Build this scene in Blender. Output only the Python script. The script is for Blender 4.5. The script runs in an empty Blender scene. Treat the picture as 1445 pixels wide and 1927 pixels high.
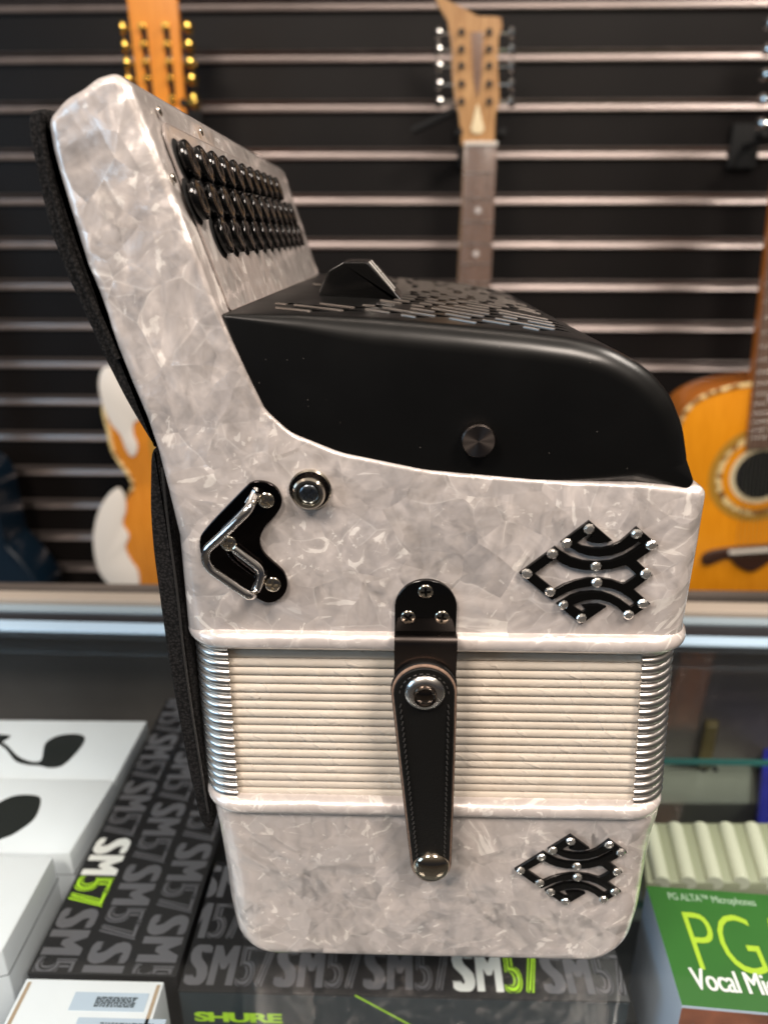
import bpy, bmesh, math, random
from mathutils import Vector, Matrix
R = math.radians
sc = bpy.context.scene
random.seed(7)

# ------------------------------------------------------------------ camera
F_PX, IW, IH = 1336.0, 1445.0, 1927.0
PITCH, YAW = R(21.0), R(1.4)
CAM = Vector((0, -0.23, 0.308))
fwd = Vector((-math.sin(YAW)*math.cos(PITCH), math.cos(YAW)*math.cos(PITCH), -math.sin(PITCH)))
rgt = Vector((math.cos(YAW), math.sin(YAW), 0)); upv = rgt.cross(fwd)
cd = bpy.data.cameras.new('camera'); cam = bpy.data.objects.new('camera', cd)
sc.collection.objects.link(cam); sc.camera = cam
cam.matrix_world = Matrix(((rgt.x, upv.x, -fwd.x, CAM.x), (rgt.y, upv.y, -fwd.y, CAM.y), (rgt.z, upv.z, -fwd.z, CAM.z), (0, 0, 0, 1)))
cd.sensor_fit = 'HORIZONTAL'; cd.sensor_width = 36.0; cd.lens = 36.0*F_PX/IW
cd.clip_start = 0.01; cd.clip_end = 50
cd.dof.use_dof = True; cd.dof.focus_distance = 0.268; cd.dof.aperture_fstop = 9.5

# ------------------------------------------------------------------ world (dim shop surroundings)
w = bpy.data.worlds.new('World'); sc.world = w; w.use_nodes = True
nt = w.node_tree; nt.nodes.clear()
tc = nt.nodes.new('ShaderNodeTexCoord'); sp = nt.nodes.new('ShaderNodeSeparateXYZ')
cr = nt.nodes.new('ShaderNodeValToRGB'); bg = nt.nodes.new('ShaderNodeBackground'); wo = nt.nodes.new('ShaderNodeOutputWorld')
mr = nt.nodes.new('ShaderNodeMapRange'); mr.inputs[1].default_value = -1; mr.inputs[2].default_value = 1
nt.links.new(tc.outputs['Generated'], sp.inputs[0]); nt.links.new(sp.outputs[2], mr.inputs[0]); nt.links.new(mr.outputs[0], cr.inputs[0])
e = cr.color_ramp.elements
e[0].position = 0.0; e[0].color = (0.02, 0.022, 0.026, 1)
e[1].position = 1.0; e[1].color = (0.50, 0.44, 0.38, 1)
k = e.new(0.46); k.color = (0.035, 0.035, 0.04, 1)
k = e.new(0.62); k.color = (0.10, 0.085, 0.07, 1)
nt.links.new(cr.outputs[0], bg.inputs[0]); nt.links.new(bg.outputs[0], wo.inputs[0]); bg.inputs[1].default_value = 1.0

# ------------------------------------------------------------------ lamps of the shop, plus an added fill
def area(name, loc, target, sx, sy, power, col):
    l = bpy.data.lights.new(name, 'AREA'); l.shape = 'RECTANGLE'; l.size = sx; l.size_y = sy; l.energy = power; l.color = col
    o = bpy.data.objects.new(name, l); sc.collection.objects.link(o); o.location = loc
    o.rotation_euler = (Vector(target)-Vector(loc)).to_track_quat('-Z', 'Y').to_euler(); return o
area('ceiling_and_fill_light', (-0.62, -0.95, 1.55), (0, 0.1, 0.15), 0.45, 0.45, 30, (1.0, 0.87, 0.76))
area('ceiling_and_fill_light', (0.68, -0.85, 1.55), (0, 0.1, 0.15), 0.45, 0.45, 27, (1.0, 0.87, 0.76))
area('ceiling_and_fill_light', (1.15, 0.35, 1.45), (0, 0.15, 0.25), 0.5, 0.3, 15, (1.0, 0.90, 0.80))  # added unseen light from upper right, brightens the keyboard face
area('shop_window_light', (-2.3, -1.1, 0.75), (0, 0, 0.1), 1.2, 1.0, 20, (0.48, 0.75, 1.0))
area('wall_wash_light', (0.32, 0.55, 1.7), (0.32, 1.2, 0.35), 1.0, 0.12, 4.0, (1.0, 0.84, 0.72))

vs = sc.view_settings; vs.view_transform = 'Standard'; vs.look = 'None'; vs.exposure = 0.0; vs.gamma = 1; vs.use_curve_mapping = False

# ------------------------------------------------------------------ measuring helpers
def ray(px, py): return fwd + rgt*((px-IW/2)/F_PX) - upv*((py-IH/2)/F_PX)
def P(px, py, Y=0.0):
    d = ray(px, py); return CAM + d*((Y-CAM.y)/d.y)
def PZ(px, py, Z):
    d = ray(px, py); return CAM + d*((Z-CAM.z)/d.z)
def XZ(pts, Y=0.0): return [((P(a, b, Y).x), (P(a, b, Y).z)) for a, b in [p[:2] for p in pts]]

# ------------------------------------------------------------------ object helpers
def link(o, parent=None):
    sc.collection.objects.link(o)
    if parent is not None: o.parent = parent
    return o
def worldloc(o):
    v = Vector((0, 0, 0))
    while o is not None: v += o.location; o = o.parent
    return v
def thing(name, label, cat, loc=(0, 0, 0), group=None):
    o = bpy.data.objects.new(name, None); o.empty_display_size = 0.02; o.location = loc; link(o)
    o['label'] = label; o['category'] = cat
    if group: o['group'] = group
    return o
def tag(o, label, cat, group=None):
    o['label'] = label; o['category'] = cat
    if group: o['group'] = group
    return o
def obj(name, vf, m, parent=None, smooth=35, base=None):
    """vf = (verts, faces) in world coordinates; base = own origin of the mesh"""
    me = bpy.data.meshes.new(name); me.from_pydata([tuple(v) for v in vf[0]], [], vf[1]); 
    b = bmesh.new(); b.from_mesh(me); bmesh.ops.recalc_face_normals(b, faces=b.faces); 
    off = Vector(base) if base is not None else (worldloc(parent) if parent is not None else Vector((0, 0, 0)))
    bmesh.ops.translate(b, verts=b.verts, vec=-off); b.to_mesh(me); b.free()
    me.materials.append(m)
    if smooth:
        me.polygons.foreach_set('use_smooth', [True]*len(me.polygons)); me.set_sharp_from_angle(angle=R(smooth))
    o = bpy.data.objects.new(name, me); link(o, parent)
    o.location = off - (worldloc(parent) if parent is not None else Vector((0, 0, 0)))
    return o
def copyto(o, parent, loc_world):
    c = o.copy(); sc.collection.objects.link(c); c.parent = parent; c.location = Vector(loc_world) - worldloc(parent); return c
def merge(*vfs):
    V, Fc = [], []
    for v, f in vfs:
        n = len(V); V += [Vector(a) for a in v]; Fc += [[i+n for i in q] for q in f]
    return V, Fc
def tf(vf, M): return [M @ Vector(v) for v in vf[0]], vf[1]

def fillet(pts, n=6):
    """pts = (x, z, radius) -> smooth closed outline"""
    out = []; N = len(pts)
    for i in range(N):
        p = Vector(pts[i][:2]); r = pts[i][2] if len(pts[i]) > 2 else 0
        a = Vector(pts[i-1][:2]); b = Vector(pts[(i+1) % N][:2])
        if r <= 0: out.append(tuple(p)); continue
        u = (a-p); v = (b-p); lu, lv = u.length, v.length; u.normalize(); v.normalize()
        ang = math.acos(max(-1, min(1, u.dot(v))))
        if ang > 3.05: out.append(tuple(p)); continue
        t = min(r/math.tan(ang/2), lu*0.48, lv*0.48); rr = t*math.tan(ang/2)
        bis = (u+v).normalized(); c = p+bis*(rr/math.sin(ang/2))
        s = p+u*t-c; en = p+v*t-c
        a0 = math.atan2(s.y, s.x); a1 = math.atan2(en.y, en.x); d = (a1-a0+math.pi) % (2*math.pi)-math.pi
        for k in range(n+1):
            q = a0+d*k/n; out.append((c.x+rr*math.cos(q), c.y+rr*math.sin(q)))
    return out
def catmull(pts, closed=True, n=6):
    out = []; N = len(pts); rng = range(N) if closed else range(N-1)
    for i in rng:
        g = lambda j: Vector(pts[j % N]) if closed else Vector(pts[max(0, min(N-1, j))])
        p0, p1, p2, p3 = g(i-1), g(i), g(i+1), g(i+2)
        for k in range(n):
            t = k/n
            out.append(tuple(0.5*((2*p1)+(p2-p0)*t+(2*p0-5*p1+4*p2-p3)*t*t+(3*p1-p0-3*p2+p3)*t**3)))
    if not closed: out.append(tuple(pts[-1]))
    return out
def area2(o): return sum(o[i-1][0]*o[i][1]-o[i][0]*o[i-1][1] for i in range(len(o)))
def prism(outline, y0, y1, r=0.003, rb=None, segs=6, nfix=None):
    """outline in X/Z extruded from y0 (toward the camera) to y1, rounded edges; r may be a function (x, z)"""
    o = list(outline)
    if area2(o) < 0: o.reverse()
    N = len(o); nrm = []
    for i in range(N):
        a, p, b = Vector(o[i-1]), Vector(o[i]), Vector(o[(i+1) % N])
        e1 = (p-a); e2 = (b-p)
        if e1.length < 1e-9: e1 = e2
        if e2.length < 1e-9: e2 = e1
        e1.normalize(); e2.normalize(); n1 = Vector((-e1.y, e1.x)); n2 = Vector((-e2.y, e2.x)); m = (n1+n2)
        if m.length < 1e-6: m = n1.copy()
        m.normalize(); nrm.append(m/max(0.5, m.dot(n1)))
    if nfix:
        for i in range(N):
            q_ = nfix(o[i][0], o[i][1])
            if q_ is not None: nrm[i] = Vector(q_)
    rf = (lambda x, z: r) if not callable(r) else r
    rbf = rf if rb is None else ((lambda x, z: rb) if not callable(rb) else rb)
    rings = []
    for s in range(segs+1):
        a = math.pi/2*s/segs
        rings.append([(x+nrm[i].x*rf(x, z)*(1-math.sin(a)), y0+rf(x, z)*(1-math.cos(a)), z+nrm[i].y*rf(x, z)*(1-math.sin(a))) for i, (x, z) in enumerate(o)])
    for s in range(segs, -1, -1):
        a = math.pi/2*s/segs
        rings.append([(x+nrm[i].x*rbf(x, z)*(1-math.sin(a)), y1-rbf(x, z)*(1-math.cos(a)), z+nrm[i].y*rbf(x, z)*(1-math.sin(a))) for i, (x, z) in enumerate(o)])
    V = [p for rg in rings for p in rg]; Fc = []
    for k in range(len(rings)-1):
        for i in range(N):
            j = (i+1) % N; Fc.append([k*N+i, k*N+j, (k+1)*N+j, (k+1)*N+i])
    Fc.append(list(range(N))); Fc.append([(len(rings)-1)*N+i for i in range(N-1, -1, -1)])
    return V, Fc
def box(x0, x1, y0, y1, z0, z1):
    V = [(x, y, z) for x in (x0, x1) for y in (y0, y1) for z in (z0, z1)]
    return V, [[0, 1, 3, 2], [4, 6, 7, 5], [0, 4, 5, 1], [2, 3, 7, 6], [0, 2, 6, 4], [1, 5, 7, 3]]
def bbox_(x0, x1, y0, y1, z0, z1, r=0.001):
    rr = r*1.01
    return prism(fillet([(x0, z0, rr), (x1, z0, rr), (x1, z1, rr), (x0, z1, rr)], 3), y0, y1, r, None, 3)
def lathe(prof, c, axis=(0, -1, 0), n=32, sx=1.0):
    """prof = (radius, height along axis)"""
    ax = Vector(axis).normalized(); q = ax.to_track_quat('Z', 'Y').to_matrix(); V = []; Fc = []
    for r_, h in prof:
        for i in range(n):
            a = 2*math.pi*i/n; V.append(Vector(c)+q @ Vector((r_*math.cos(a)*sx, r_*math.sin(a), h)))
    for k in range(len(prof)-1):
        for i in range(n):
            j = (i+1) % n; Fc.append([k*n+i, k*n+j, (k+1)*n+j, (k+1)*n+i])
    Fc.append(list(range(n))); Fc.append([(len(prof)-1)*n+i for i in range(n)])
    return V, Fc
def tube(path, r, n=10, closed=False, flat=1.0, up=None):
    path = [Vector(p) for p in path]; N = len(path); V = []; Fc = []; prev = None
    for i in range(N):
        if closed: t = path[(i+1) % N]-path[i-1]
        else: t = path[min(N-1, i+1)]-path[max(0, i-1)]
        t.normalize()
        if up is not None: a = Vector(up)-t*t.dot(Vector(up))
        elif prev is None: a = Vector((0, 0, 1)) if abs(t.z) < .9 else Vector((1, 0, 0)); a = a-t*a.dot(t)
        else: a = prev-t*prev.dot(t)
        a.normalize(); prev = a; b = t.cross(a)
        rr = r[i] if isinstance(r, (list, tuple)) else r
        for k in range(n):
            q = 2*math.pi*k/n; V.append(path[i]+a*(rr*math.cos(q))+b*(rr*flat*math.sin(q)))
    for i in range(N if closed else N-1):
        for k in range(n):
            k2 = (k+1) % n; i2 = (i+1) % N; Fc.append([i*n+k, i*n+k2, i2*n+k2, i2*n+k])
    if not closed: Fc.append(list(range(n))); Fc.append([(N-1)*n+k for k in range(n)])
    return V, Fc
def smoothpath(pts, r, n=5):
    """round the corners of an open 3D path"""
    pts = [Vector(p) for p in pts]; out = [pts[0]]
    for i in range(1, len(pts)-1):
        a, p, b = pts[i-1], pts[i], pts[i+1]; u = (a-p); v = (b-p); t = min(r, u.length*.45, v.length*.45); u.normalize(); v.normalize()
        s, e_ = p+u*t, p+v*t
        for k in range(n+1):
            q = k/n; out.append(s*(1-q)**2+p*2*q*(1-q)+e_*q*q)
    out.append(pts[-1]); return out
def from_curve(co_name, splines, thick, bev=0.0):
    """flat outlines with holes -> verts, faces in local x/y, thickness along z (front face at z = thick)"""
    c = bpy.data.curves.new(co_name, 'CURVE'); c.dimensions = '2D'; c.fill_mode = 'BOTH'; c.extrude = thick/2-bev; c.bevel_depth = bev; c.bevel_resolution = 1
    c.offset = -bev
    for s in splines:
        sp_ = c.splines.new('POLY'); sp_.points.add(len(s)-1)
        for i, p in enumerate(s): sp_.points[i].co = (p[0], p[1], 0, 1)
        sp_.use_cyclic_u = True
    return curve_mesh(c, thick/2)
def curve_mesh(c, lift):
    o = bpy.data.objects.new('tmp', c); me = bpy.data.meshes.new_from_object(o)
    V = [Vector((v.co.x, v.co.y, v.co.z+lift)) for v in me.vertices]; Fc = [list(p.vertices) for p in me.polygons]
    bpy.data.objects.remove(o); bpy.data.meshes.remove(me); bpy.data.curves.remove(c); return V, Fc
def text(s, size, thick=0.0, offset=0.0, xs=1.0, align='LEFT', space=1.0, shear=0.0):
    c = bpy.data.curves.new('t', 'FONT'); c.body = s; c.size = size; c.extrude = thick/2; c.offset = offset*size; c.align_x = align; c.space_character = space; c.shear = shear
    c.resolution_u = 4
    V, Fc = curve_mesh(c, thick/2)
    return [Vector((v.x*xs, v.y, v.z)) for v in V], Fc
# x/y plane of a flat outline -> faces the camera on the X/Z plane (front toward -Y)
def stand(vf, Y): return [Vector((v[0], Y-v[2], v[1])) for v in vf[0]], vf[1]

# ------------------------------------------------------------------ materials
class N:
    def __init__(s, name):
        s.m = bpy.data.materials.new(name); s.m.use_nodes = True; s.t = s.m.node_tree; s.p = s.t.nodes['Principled BSDF']; s.out = s.t.nodes['Material Output']
    def new(s, ty, **kw):
        n = s.t.nodes.new(ty)
        for k_, v in kw.items():
            if hasattr(n, k_): setattr(n, k_, v)
            else: n.inputs[k_.replace('_', ' ')].default_value = v
        return n
    def l(s, a, b): s.t.links.new(a, b)
    def set(s, **kw):
        for k_, v in kw.items():
            s.p.inputs[k_.replace('_', ' ')].default_value = (v+(1,) if isinstance(v, tuple) and len(v) == 3 else v)
        return s
    def math(s, op, a, b=None, clamp=False):
        n = s.t.nodes.new('ShaderNodeMath'); n.operation = op; n.use_clamp = clamp
        for i, x in enumerate((a, b)):
            if x is None: continue
            if isinstance(x, (int, float)): n.inputs[i].default_value = x
            else: s.l(x, n.inputs[i])
        return n.outputs[0]
    def ramp(s, fac, stops, interp='LINEAR'):
        n = s.t.nodes.new('ShaderNodeValToRGB'); n.color_ramp.interpolation = interp; el = n.color_ramp.elements
        for i, (p, c) in enumerate(stops):
            if isinstance(c, (int, float)): c = (c, c, c)
            if i < 2: el[i].position = p; el[i].color = (*c, 1)
            else: q = el.new(p); q.color = (*c, 1)
        s.l(fac, n.inputs[0]); return n.outputs[0]
    def obj(s, scale=(1, 1, 1)):
        c = s.t.nodes.new('ShaderNodeTexCoord'); mp = s.t.nodes.new('ShaderNodeMapping'); mp.inputs['Scale'].default_value = scale
        s.l(c.outputs['Object'], mp.inputs[0]); return mp.outputs[0]
def simple(name, col, rough=0.5, metal=0.0, bump=0.0, bscale=400, var=0.0, vscale=60, rvar=0.0, **kw):
    n = N(name); n.set(Base_Color=col, Roughness=rough, Metallic=metal, **kw); o = n.obj()
    if bump:
        t = n.new('ShaderNodeTexNoise'); t.inputs['Scale'].default_value = bscale; t.inputs['Detail'].default_value = 4; n.l(o, t.inputs['Vector'])
        b = n.new('ShaderNodeBump'); b.inputs['Strength'].default_value = bump; b.inputs['Distance'].default_value = 0.0006; n.l(t.outputs[0], b.inputs['Height']); n.l(b.outputs[0], n.p.inputs['Normal'])
    if var:
        t = n.new('ShaderNodeTexNoise'); t.inputs['Scale'].default_value = vscale; t.inputs['Detail'].default_value = 5; n.l(o, t.inputs['Vector'])
        c = n.ramp(t.outputs[0], [(0.3, tuple(x*(1-var) for x in col)), (0.7, tuple(min(1, x*(1+var)) for x in col))]); n.l(c, n.p.inputs['Base Color'])
    if rvar:
        t = n.new('ShaderNodeTexNoise'); t.inputs['Scale'].default_value = 35; t.inputs['Detail'].default_value = 6; n.l(o, t.inputs['Vector'])
        c = n.ramp(t.outputs[0], [(0.3, max(0.02, rough-rvar)), (0.75, rough+rvar)]); n.l(c, n.p.inputs['Roughness'])
    return n.m

def pearl(name, amp=1.0):
    """pearloid celluloid: overlapping crumpled flakes of different tilt under a clear glossy coat"""
    n = N(name); o = n.obj()
    def vsub(c, k_):
        s = n.new('ShaderNodeVectorMath', operation='SUBTRACT'); n.l(c, s.inputs[0]); s.inputs[1].default_value = (.5, .5, .5)
        m_ = n.new('ShaderNodeVectorMath', operation='SCALE'); n.l(s.outputs[0], m_.inputs[0]); m_.inputs['Scale'].default_value = k_; return m_.outputs[0]
    def vadd(a_, b_):
        a = n.new('ShaderNodeVectorMath', operation='ADD'); n.l(a_, a.inputs[0]); n.l(b_, a.inputs[1]); return a.outputs[0]
    def noise(vec, sc_, det=3, dist=0.0):
        t = n.new('ShaderNodeTexNoise'); t.inputs['Scale'].default_value = sc_; t.inputs['Detail'].default_value = det; t.inputs['Distortion'].default_value = dist; n.l(vec, t.inputs['Vector']); return t
    nz = noise(o, 30, 2); nz2 = noise(o, 110, 2)
    w1 = vadd(vadd(o, vsub(nz.outputs['Color'], .010)), vsub(nz2.outputs['Color'], .0015)); w2 = vadd(o, vsub(nz.outputs['Color'], -.016))
    def vor(vec, scale, feat='F1'):
        v = n.new('ShaderNodeTexVoronoi'); v.feature = feat; v.inputs['Scale'].default_value = scale; n.l(vec, v.inputs['Vector']); return v
    def streak(v, sx, sy, rot0):
        # coordinates turned by a random angle inside every flake -> fibres run a different way in each
        sc1 = n.new('ShaderNodeVectorMath', operation='SCALE'); n.l(v.outputs['Color'], sc1.inputs[0]); sc1.inputs['Scale'].default_value = rot0
        r_ = n.new('ShaderNodeVectorRotate', rotation_type='EULER_XYZ'); n.l(w1, r_.inputs['Vector']); n.l(sc1.outputs[0], r_.inputs['Rotation'])
        mp = n.new('ShaderNodeMapping'); mp.inputs['Scale'].default_value = (sx, sy, sx); n.l(r_.outputs[0], mp.inputs[0]); return noise(mp.outputs[0], 1.0, 3, .6)
    va, vb = vor(w1, 52), vor(w2, 80)
    ea, eb = vor(w1, 52, 'DISTANCE_TO_EDGE'), vor(w2, 80, 'DISTANCE_TO_EDGE')
    sa, sb = streak(va, 165, 15, 9.0), streak(vb, 320, 30, 7.0)
    fine = noise(w1, 60, 3, 1.6)
    geo = n.new('ShaderNodeNewGeometry')
    cur = geo.outputs['Normal']
    for t_ in (vsub(va.outputs['Color'], .17*amp), vsub(vb.outputs['Color'], .15*amp), vsub(sa.outputs['Color'], .85*amp), vsub(sb.outputs['Color'], .35*amp), vsub(fine.outputs['Color'], .25*amp)): cur = vadd(cur, t_)
    nm = n.new('ShaderNodeVectorMath', operation='NORMALIZE'); n.l(cur, nm.inputs[0]); n.l(nm.outputs[0], n.p.inputs['Normal'])
    sepa = n.new('ShaderNodeSeparateColor'); n.l(va.outputs['Color'], sepa.inputs[0]); sepb = n.new('ShaderNodeSeparateColor'); n.l(vb.outputs['Color'], sepb.inputs[0])
    tone = n.math('ADD', n.math('MULTIPLY', sepa.outputs[0], .15), n.math('MULTIPLY', sepb.outputs[1], .11))
    tone = n.math('ADD', tone, n.math('MULTIPLY', fine.outputs[0], .28)); tone = n.math('ADD', tone, n.math('MULTIPLY', sa.outputs[0], .55))
    c0 = n.ramp(tone, [(0.30, (.53, .478, .455)), (0.84, (.72, .665, .635)), (.54, (.63, .575, .548))])
    # bright fibres in some flakes, and broken creases along flake edges
    fl_ = n.math('MULTIPLY', n.ramp(sa.outputs[0], [(0.60, 0.0), (0.65, 1.0)]), n.ramp(sepa.outputs[2], [(0.40, 0.0), (0.5, 1.0)]))
    fl2 = n.math('MULTIPLY', n.ramp(sb.outputs[0], [(0.615, 0.0), (0.665, 1.0)]), n.ramp(sepb.outputs[2], [(0.55, 0.0), (0.65, 1.0)]))
    msk = noise(o, 60, 2); msb = noise(w2, 75, 2)
    mk = n.ramp(msk.outputs[0], [(0.52, 0.0), (0.60, 1.0)]); mk2 = n.ramp(msb.outputs[0], [(0.54, 0.0), (0.62, 1.0)])
    l1 = n.ramp(ea.outputs['Distance'], [(0.0, 1.0), (0.022, 0.0)]); l2 = n.ramp(eb.outputs['Distance'], [(0.0, 1.0), (0.035, 0.0)])
    ri = noise(w2, 70, 3, 1.2); rd = n.math('ABSOLUTE', n.math('SUBTRACT', ri.outputs[0], .5)); l3 = n.ramp(rd, [(0.0, 1.0), (0.010, 0.0)])
    m3 = n.ramp(noise(w1, 120, 1).outputs[0], [(0.57, 0.0), (0.66, 1.0)])
    cre = n.math('ADD', n.math('MULTIPLY', l1, mk), n.math('MULTIPLY', l2, mk2), True)
    cre = n.math('ADD', cre, n.math('MULTIPLY', l3, m3), True)
    cre = n.math('ADD', n.math('MULTIPLY', cre, .38), n.math('ADD', n.math('MULTIPLY', fl_, .95), n.math('MULTIPLY', fl2, .8)), True)
    mx = n.new('ShaderNodeMix', data_type='RGBA'); n.l(n.math('MULTIPLY', cre, .9), mx.inputs[0]); n.l(c0, mx.inputs[6]); mx.inputs[7].default_value = (1.0, .95, .90, 1)
    n.l(mx.outputs[2], n.p.inputs['Base Color'])
    n.set(Metallic=0.30, Roughness=0.34, Coat_Weight=1.0, Coat_Roughness=0.05)
    t = noise(o, 70, 1)
    b = n.new('ShaderNodeBump'); b.inputs['Strength'].default_value = .12; b.inputs['Distance'].default_value = 0.0012; n.l(t.outputs[0], b.inputs['Height']); n.l(b.outputs[0], n.p.inputs['Coat Normal'])
    return n.m
M = {}
M['pearl'] = pearl('pearl_celluloid')
M['pearl_rim'] = pearl('pearl_rim', .4)
M['satin_black'] = simple('satin_black_metal', (.0025, .0025, .0025), .32, 0.0, rvar=.04, Specular_IOR_Level=.45)
def dust(m):
    t = m.node_tree; p = t.nodes['Principled BSDF']; c = t.nodes.new('ShaderNodeTexCoord'); v = t.nodes.new('ShaderNodeTexVoronoi'); v.inputs['Scale'].default_value = 190; t.links.new(c.outputs['Object'], v.inputs['Vector'])
    r = t.nodes.new('ShaderNodeValToRGB'); r.color_ramp.elements[0].position = .018; r.color_ramp.elements[0].color = (.16, .145, .13, 1); r.color_ramp.elements[1].position = .034; r.color_ramp.elements[1].color = (.0025, .0025, .0025, 1)
    t.links.new(v.outputs['Distance'], r.inputs[0]); t.links.new(r.outputs[0], p.inputs['Base Color'])
dust(M['satin_black'])
M['gloss_black'] = simple('glossy_black_button', (.002, .002, .002), .10, Specular_IOR_Level=.45)
M['plate_black'] = simple('black_plate', (.002, .002, .002), .16, .0, rvar=.05, Specular_IOR_Level=.45)
M['mirror_black'] = simple('black_chrome', (.09, .075, .07), .10, 1.0, rvar=.04)
M['hole'] = simple('dark_recess', (.004, .004, .004), .8)
M['chrome'] = simple('chrome', (.78, .76, .74), .07, 1.0, bump=.02, bscale=500)
M['nickel'] = simple('nickel', (.70, .64, .54), .17, 1.0, rvar=.06)
M['steel'] = simple('brushed_steel', (.72, .69, .66), .27, 1.0, rvar=.06)
M['zinc'] = simple('zinc_screw', (.22, .25, .28), .25, 1.0)
M['leather'] = simple('black_leather', (.005, .0048, .0045), .5, bump=.25, bscale=900, Specular_IOR_Level=.25)
M['leather_edge'] = simple('raw_leather_edge', (.25, .165, .12), .8, bump=.5, bscale=700, var=.25, vscale=500)
M['thread'] = simple('black_thread', (.03, .028, .026), .45)
M['felt'] = simple('black_felt', (.008, .008, .008), .95, bump=1.0, bscale=900, var=.6, vscale=700)
def gem():
    n = N('rhinestone'); n.set(Base_Color=(.90, .87, .82), Metallic=.92, Roughness=.16); return n.m
M['gem'] = gem()
def textile():
    n = N('woven_black_textile'); n.set(Roughness=.95, Specular_IOR_Level=.2)
    o = n.obj(); wv = n.new('ShaderNodeTexVoronoi'); wv.inputs['Scale'].default_value = 950; n.l(o, wv.inputs['Vector'])
    c = n.ramp(wv.outputs['Distance'], [(0, (.024, .022, .022)), (.7, (.003, .003, .003))]); n.l(c, n.p.inputs['Base Color'])
    b = n.new('ShaderNodeBump'); b.inputs['Strength'].default_value = .6; b.inputs['Distance'].default_value = .0004; b.invert = True
    n.l(wv.outputs['Distance'], b.inputs['Height']); n.l(b.outputs[0], n.p.inputs['Normal']); return n.m
M['textile'] = textile()
def vinyl():
    n = N('cream_bellows_cloth'); n.set(Roughness=.55, Specular_IOR_Level=.35)
    o = n.obj(); sx = n.obj((1, 1, 3.2))
    nz = n.new('ShaderNodeTexNoise'); nz.inputs['Scale'].default_value = 60; nz.inputs['Detail'].default_value = 3; nz.inputs['Distortion'].default_value = .6; n.l(o, nz.inputs['Vector'])
    wv = n.new('ShaderNodeTexWave'); wv.bands_direction = 'DIAGONAL'; wv.inputs['Scale'].default_value = 70; wv.inputs['Distortion'].default_value = 5; wv.inputs['Detail'].default_value = 2.5; wv.inputs['Detail Scale'].default_value = 2.2; n.l(o, wv.inputs['Vector'])
    wr = n.ramp(wv.outputs[0], [(.78, 0.0), (.97, 1.0)]); mk = n.ramp(nz.outputs[0], [(.45, 0.0), (.62, 1.0)])
    g = n.new('ShaderNodeTexNoise'); g.inputs['Scale'].default_value = 1500; g.inputs['Detail'].default_value = 3; n.l(o, g.inputs['Vector'])
    h = n.math('ADD', n.math('MULTIPLY', n.math('MULTIPLY', wr, mk), .35), n.math('MULTIPLY', g.outputs[0], .25))
    h = n.math('ADD', h, n.math('MULTIPLY', nz.outputs[0], 1.2))
    b = n.new('ShaderNodeBump'); b.inputs['Strength'].default_value = .75; b.inputs['Distance'].default_value = .0007; n.l(h, b.inputs['Height']); n.l(b.outputs[0], n.p.inputs['Normal'])
    c = n.ramp(nz.outputs[0], [(.3, (.56, .495, .415)), (.7, (.62, .555, .475))]); n.l(c, n.p.inputs['Base Color']); return n.m
M['vinyl'] = vinyl()

# =================================================================== SETTING
WALL_Y = 1.17
wall = thing('slat_wall', 'black slatted shop wall with horizontal metal rails behind the guitars', 'wall', (0.0, WALL_Y, -0.6))
M['panel'] = simple('black_wall_panel', (.007, .0058, .0055), .5, var=.3, vscale=4, bump=.1, bscale=300, Specular_IOR_Level=.14)
M['rail'] = simple('aluminium_rail', (.25, .215, .205), .40, 1.0, rvar=.05, var=.25, vscale=2.2)
obj('panel', box(-1.5, 2.0, WALL_Y+.002, WALL_Y+.03, -.7, 1.6), M['panel'], wall, smooth=0)
RZ0, RP = 0.598, 0.0740
def rail(z):
    pr = [(.0, -.0125), (.006, -.0125), (.0075, -.010), (.0045, -.0045), (.0035, .002), (.006, .006), (.0085, .0095), (.006, .0125), (0, .0125)]
    V = []; Fc = []
    for x in (-1.5, 2.0):
        V += [(x, WALL_Y+.002-a, z+b*.78) for a, b in pr]
    n_ = len(pr)
    for i in range(n_): j = (i+1) % n_; Fc.append([i, j, n_+j, n_+i])
    return V, Fc
for i in range(-4, 17):
    z = RZ0-RP*i; obj('rail', rail(z), M['rail'], wall)

# ------------------------------------------------------------------ display counter
case = thing('display_counter', 'glass display counter with a metal back rail that carries the accordion', 'counter', (0.1, 0.2, -0.7))
def glassmat(name, tint, fr=1.0):
    n = N(name); t = n.t; t.nodes.remove(n.p)
    tr = n.new('ShaderNodeBsdfTransparent'); tr.inputs[0].default_value = (*tint, 1); gl = n.new('ShaderNodeBsdfGlossy'); gl.inputs['Roughness'].default_value = .0
    gl.inputs[0].default_value = (1, 1, 1, 1)
    lw = n.new('ShaderNodeLayerWeight'); lw.inputs[0].default_value = .5
    q_ = n.math('ADD', n.math('MULTIPLY', n.math('POWER', lw.outputs['Facing'], 5.0), .96), .04); mx = n.new('ShaderNodeMixShader')
    n.l(n.math('MULTIPLY', q_, fr), mx.inputs[0]); n.l(tr.outputs[0], mx.inputs[1]); n.l(gl.outputs[0], mx.inputs[2]); n.l(mx.outputs[0], n.out.inputs[0]); return n.m
M['glass'] = glassmat('counter_glass', (.95, .98, .99), .55)
M['glass_edge'] = simple('glass_edge', (.05, .22, .19), .12, Coat_Weight=1.0)
M['alu'] = simple('satin_aluminium', (.62, .60, .57), .32, 1.0, rvar=.08)
M['alu_cool'] = simple('bright_aluminium', (.70, .76, .82), .22, 1.0, rvar=.06)
M['dark'] = simple('dark_laminate', (.018, .018, .022), .4, var=.4, vscale=6)
BY = .285
obj('glass_top', box(-.75, 1.1, -.14, BY+.01, -.0085, -.0005), M['glass'], case, smooth=0)
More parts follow.
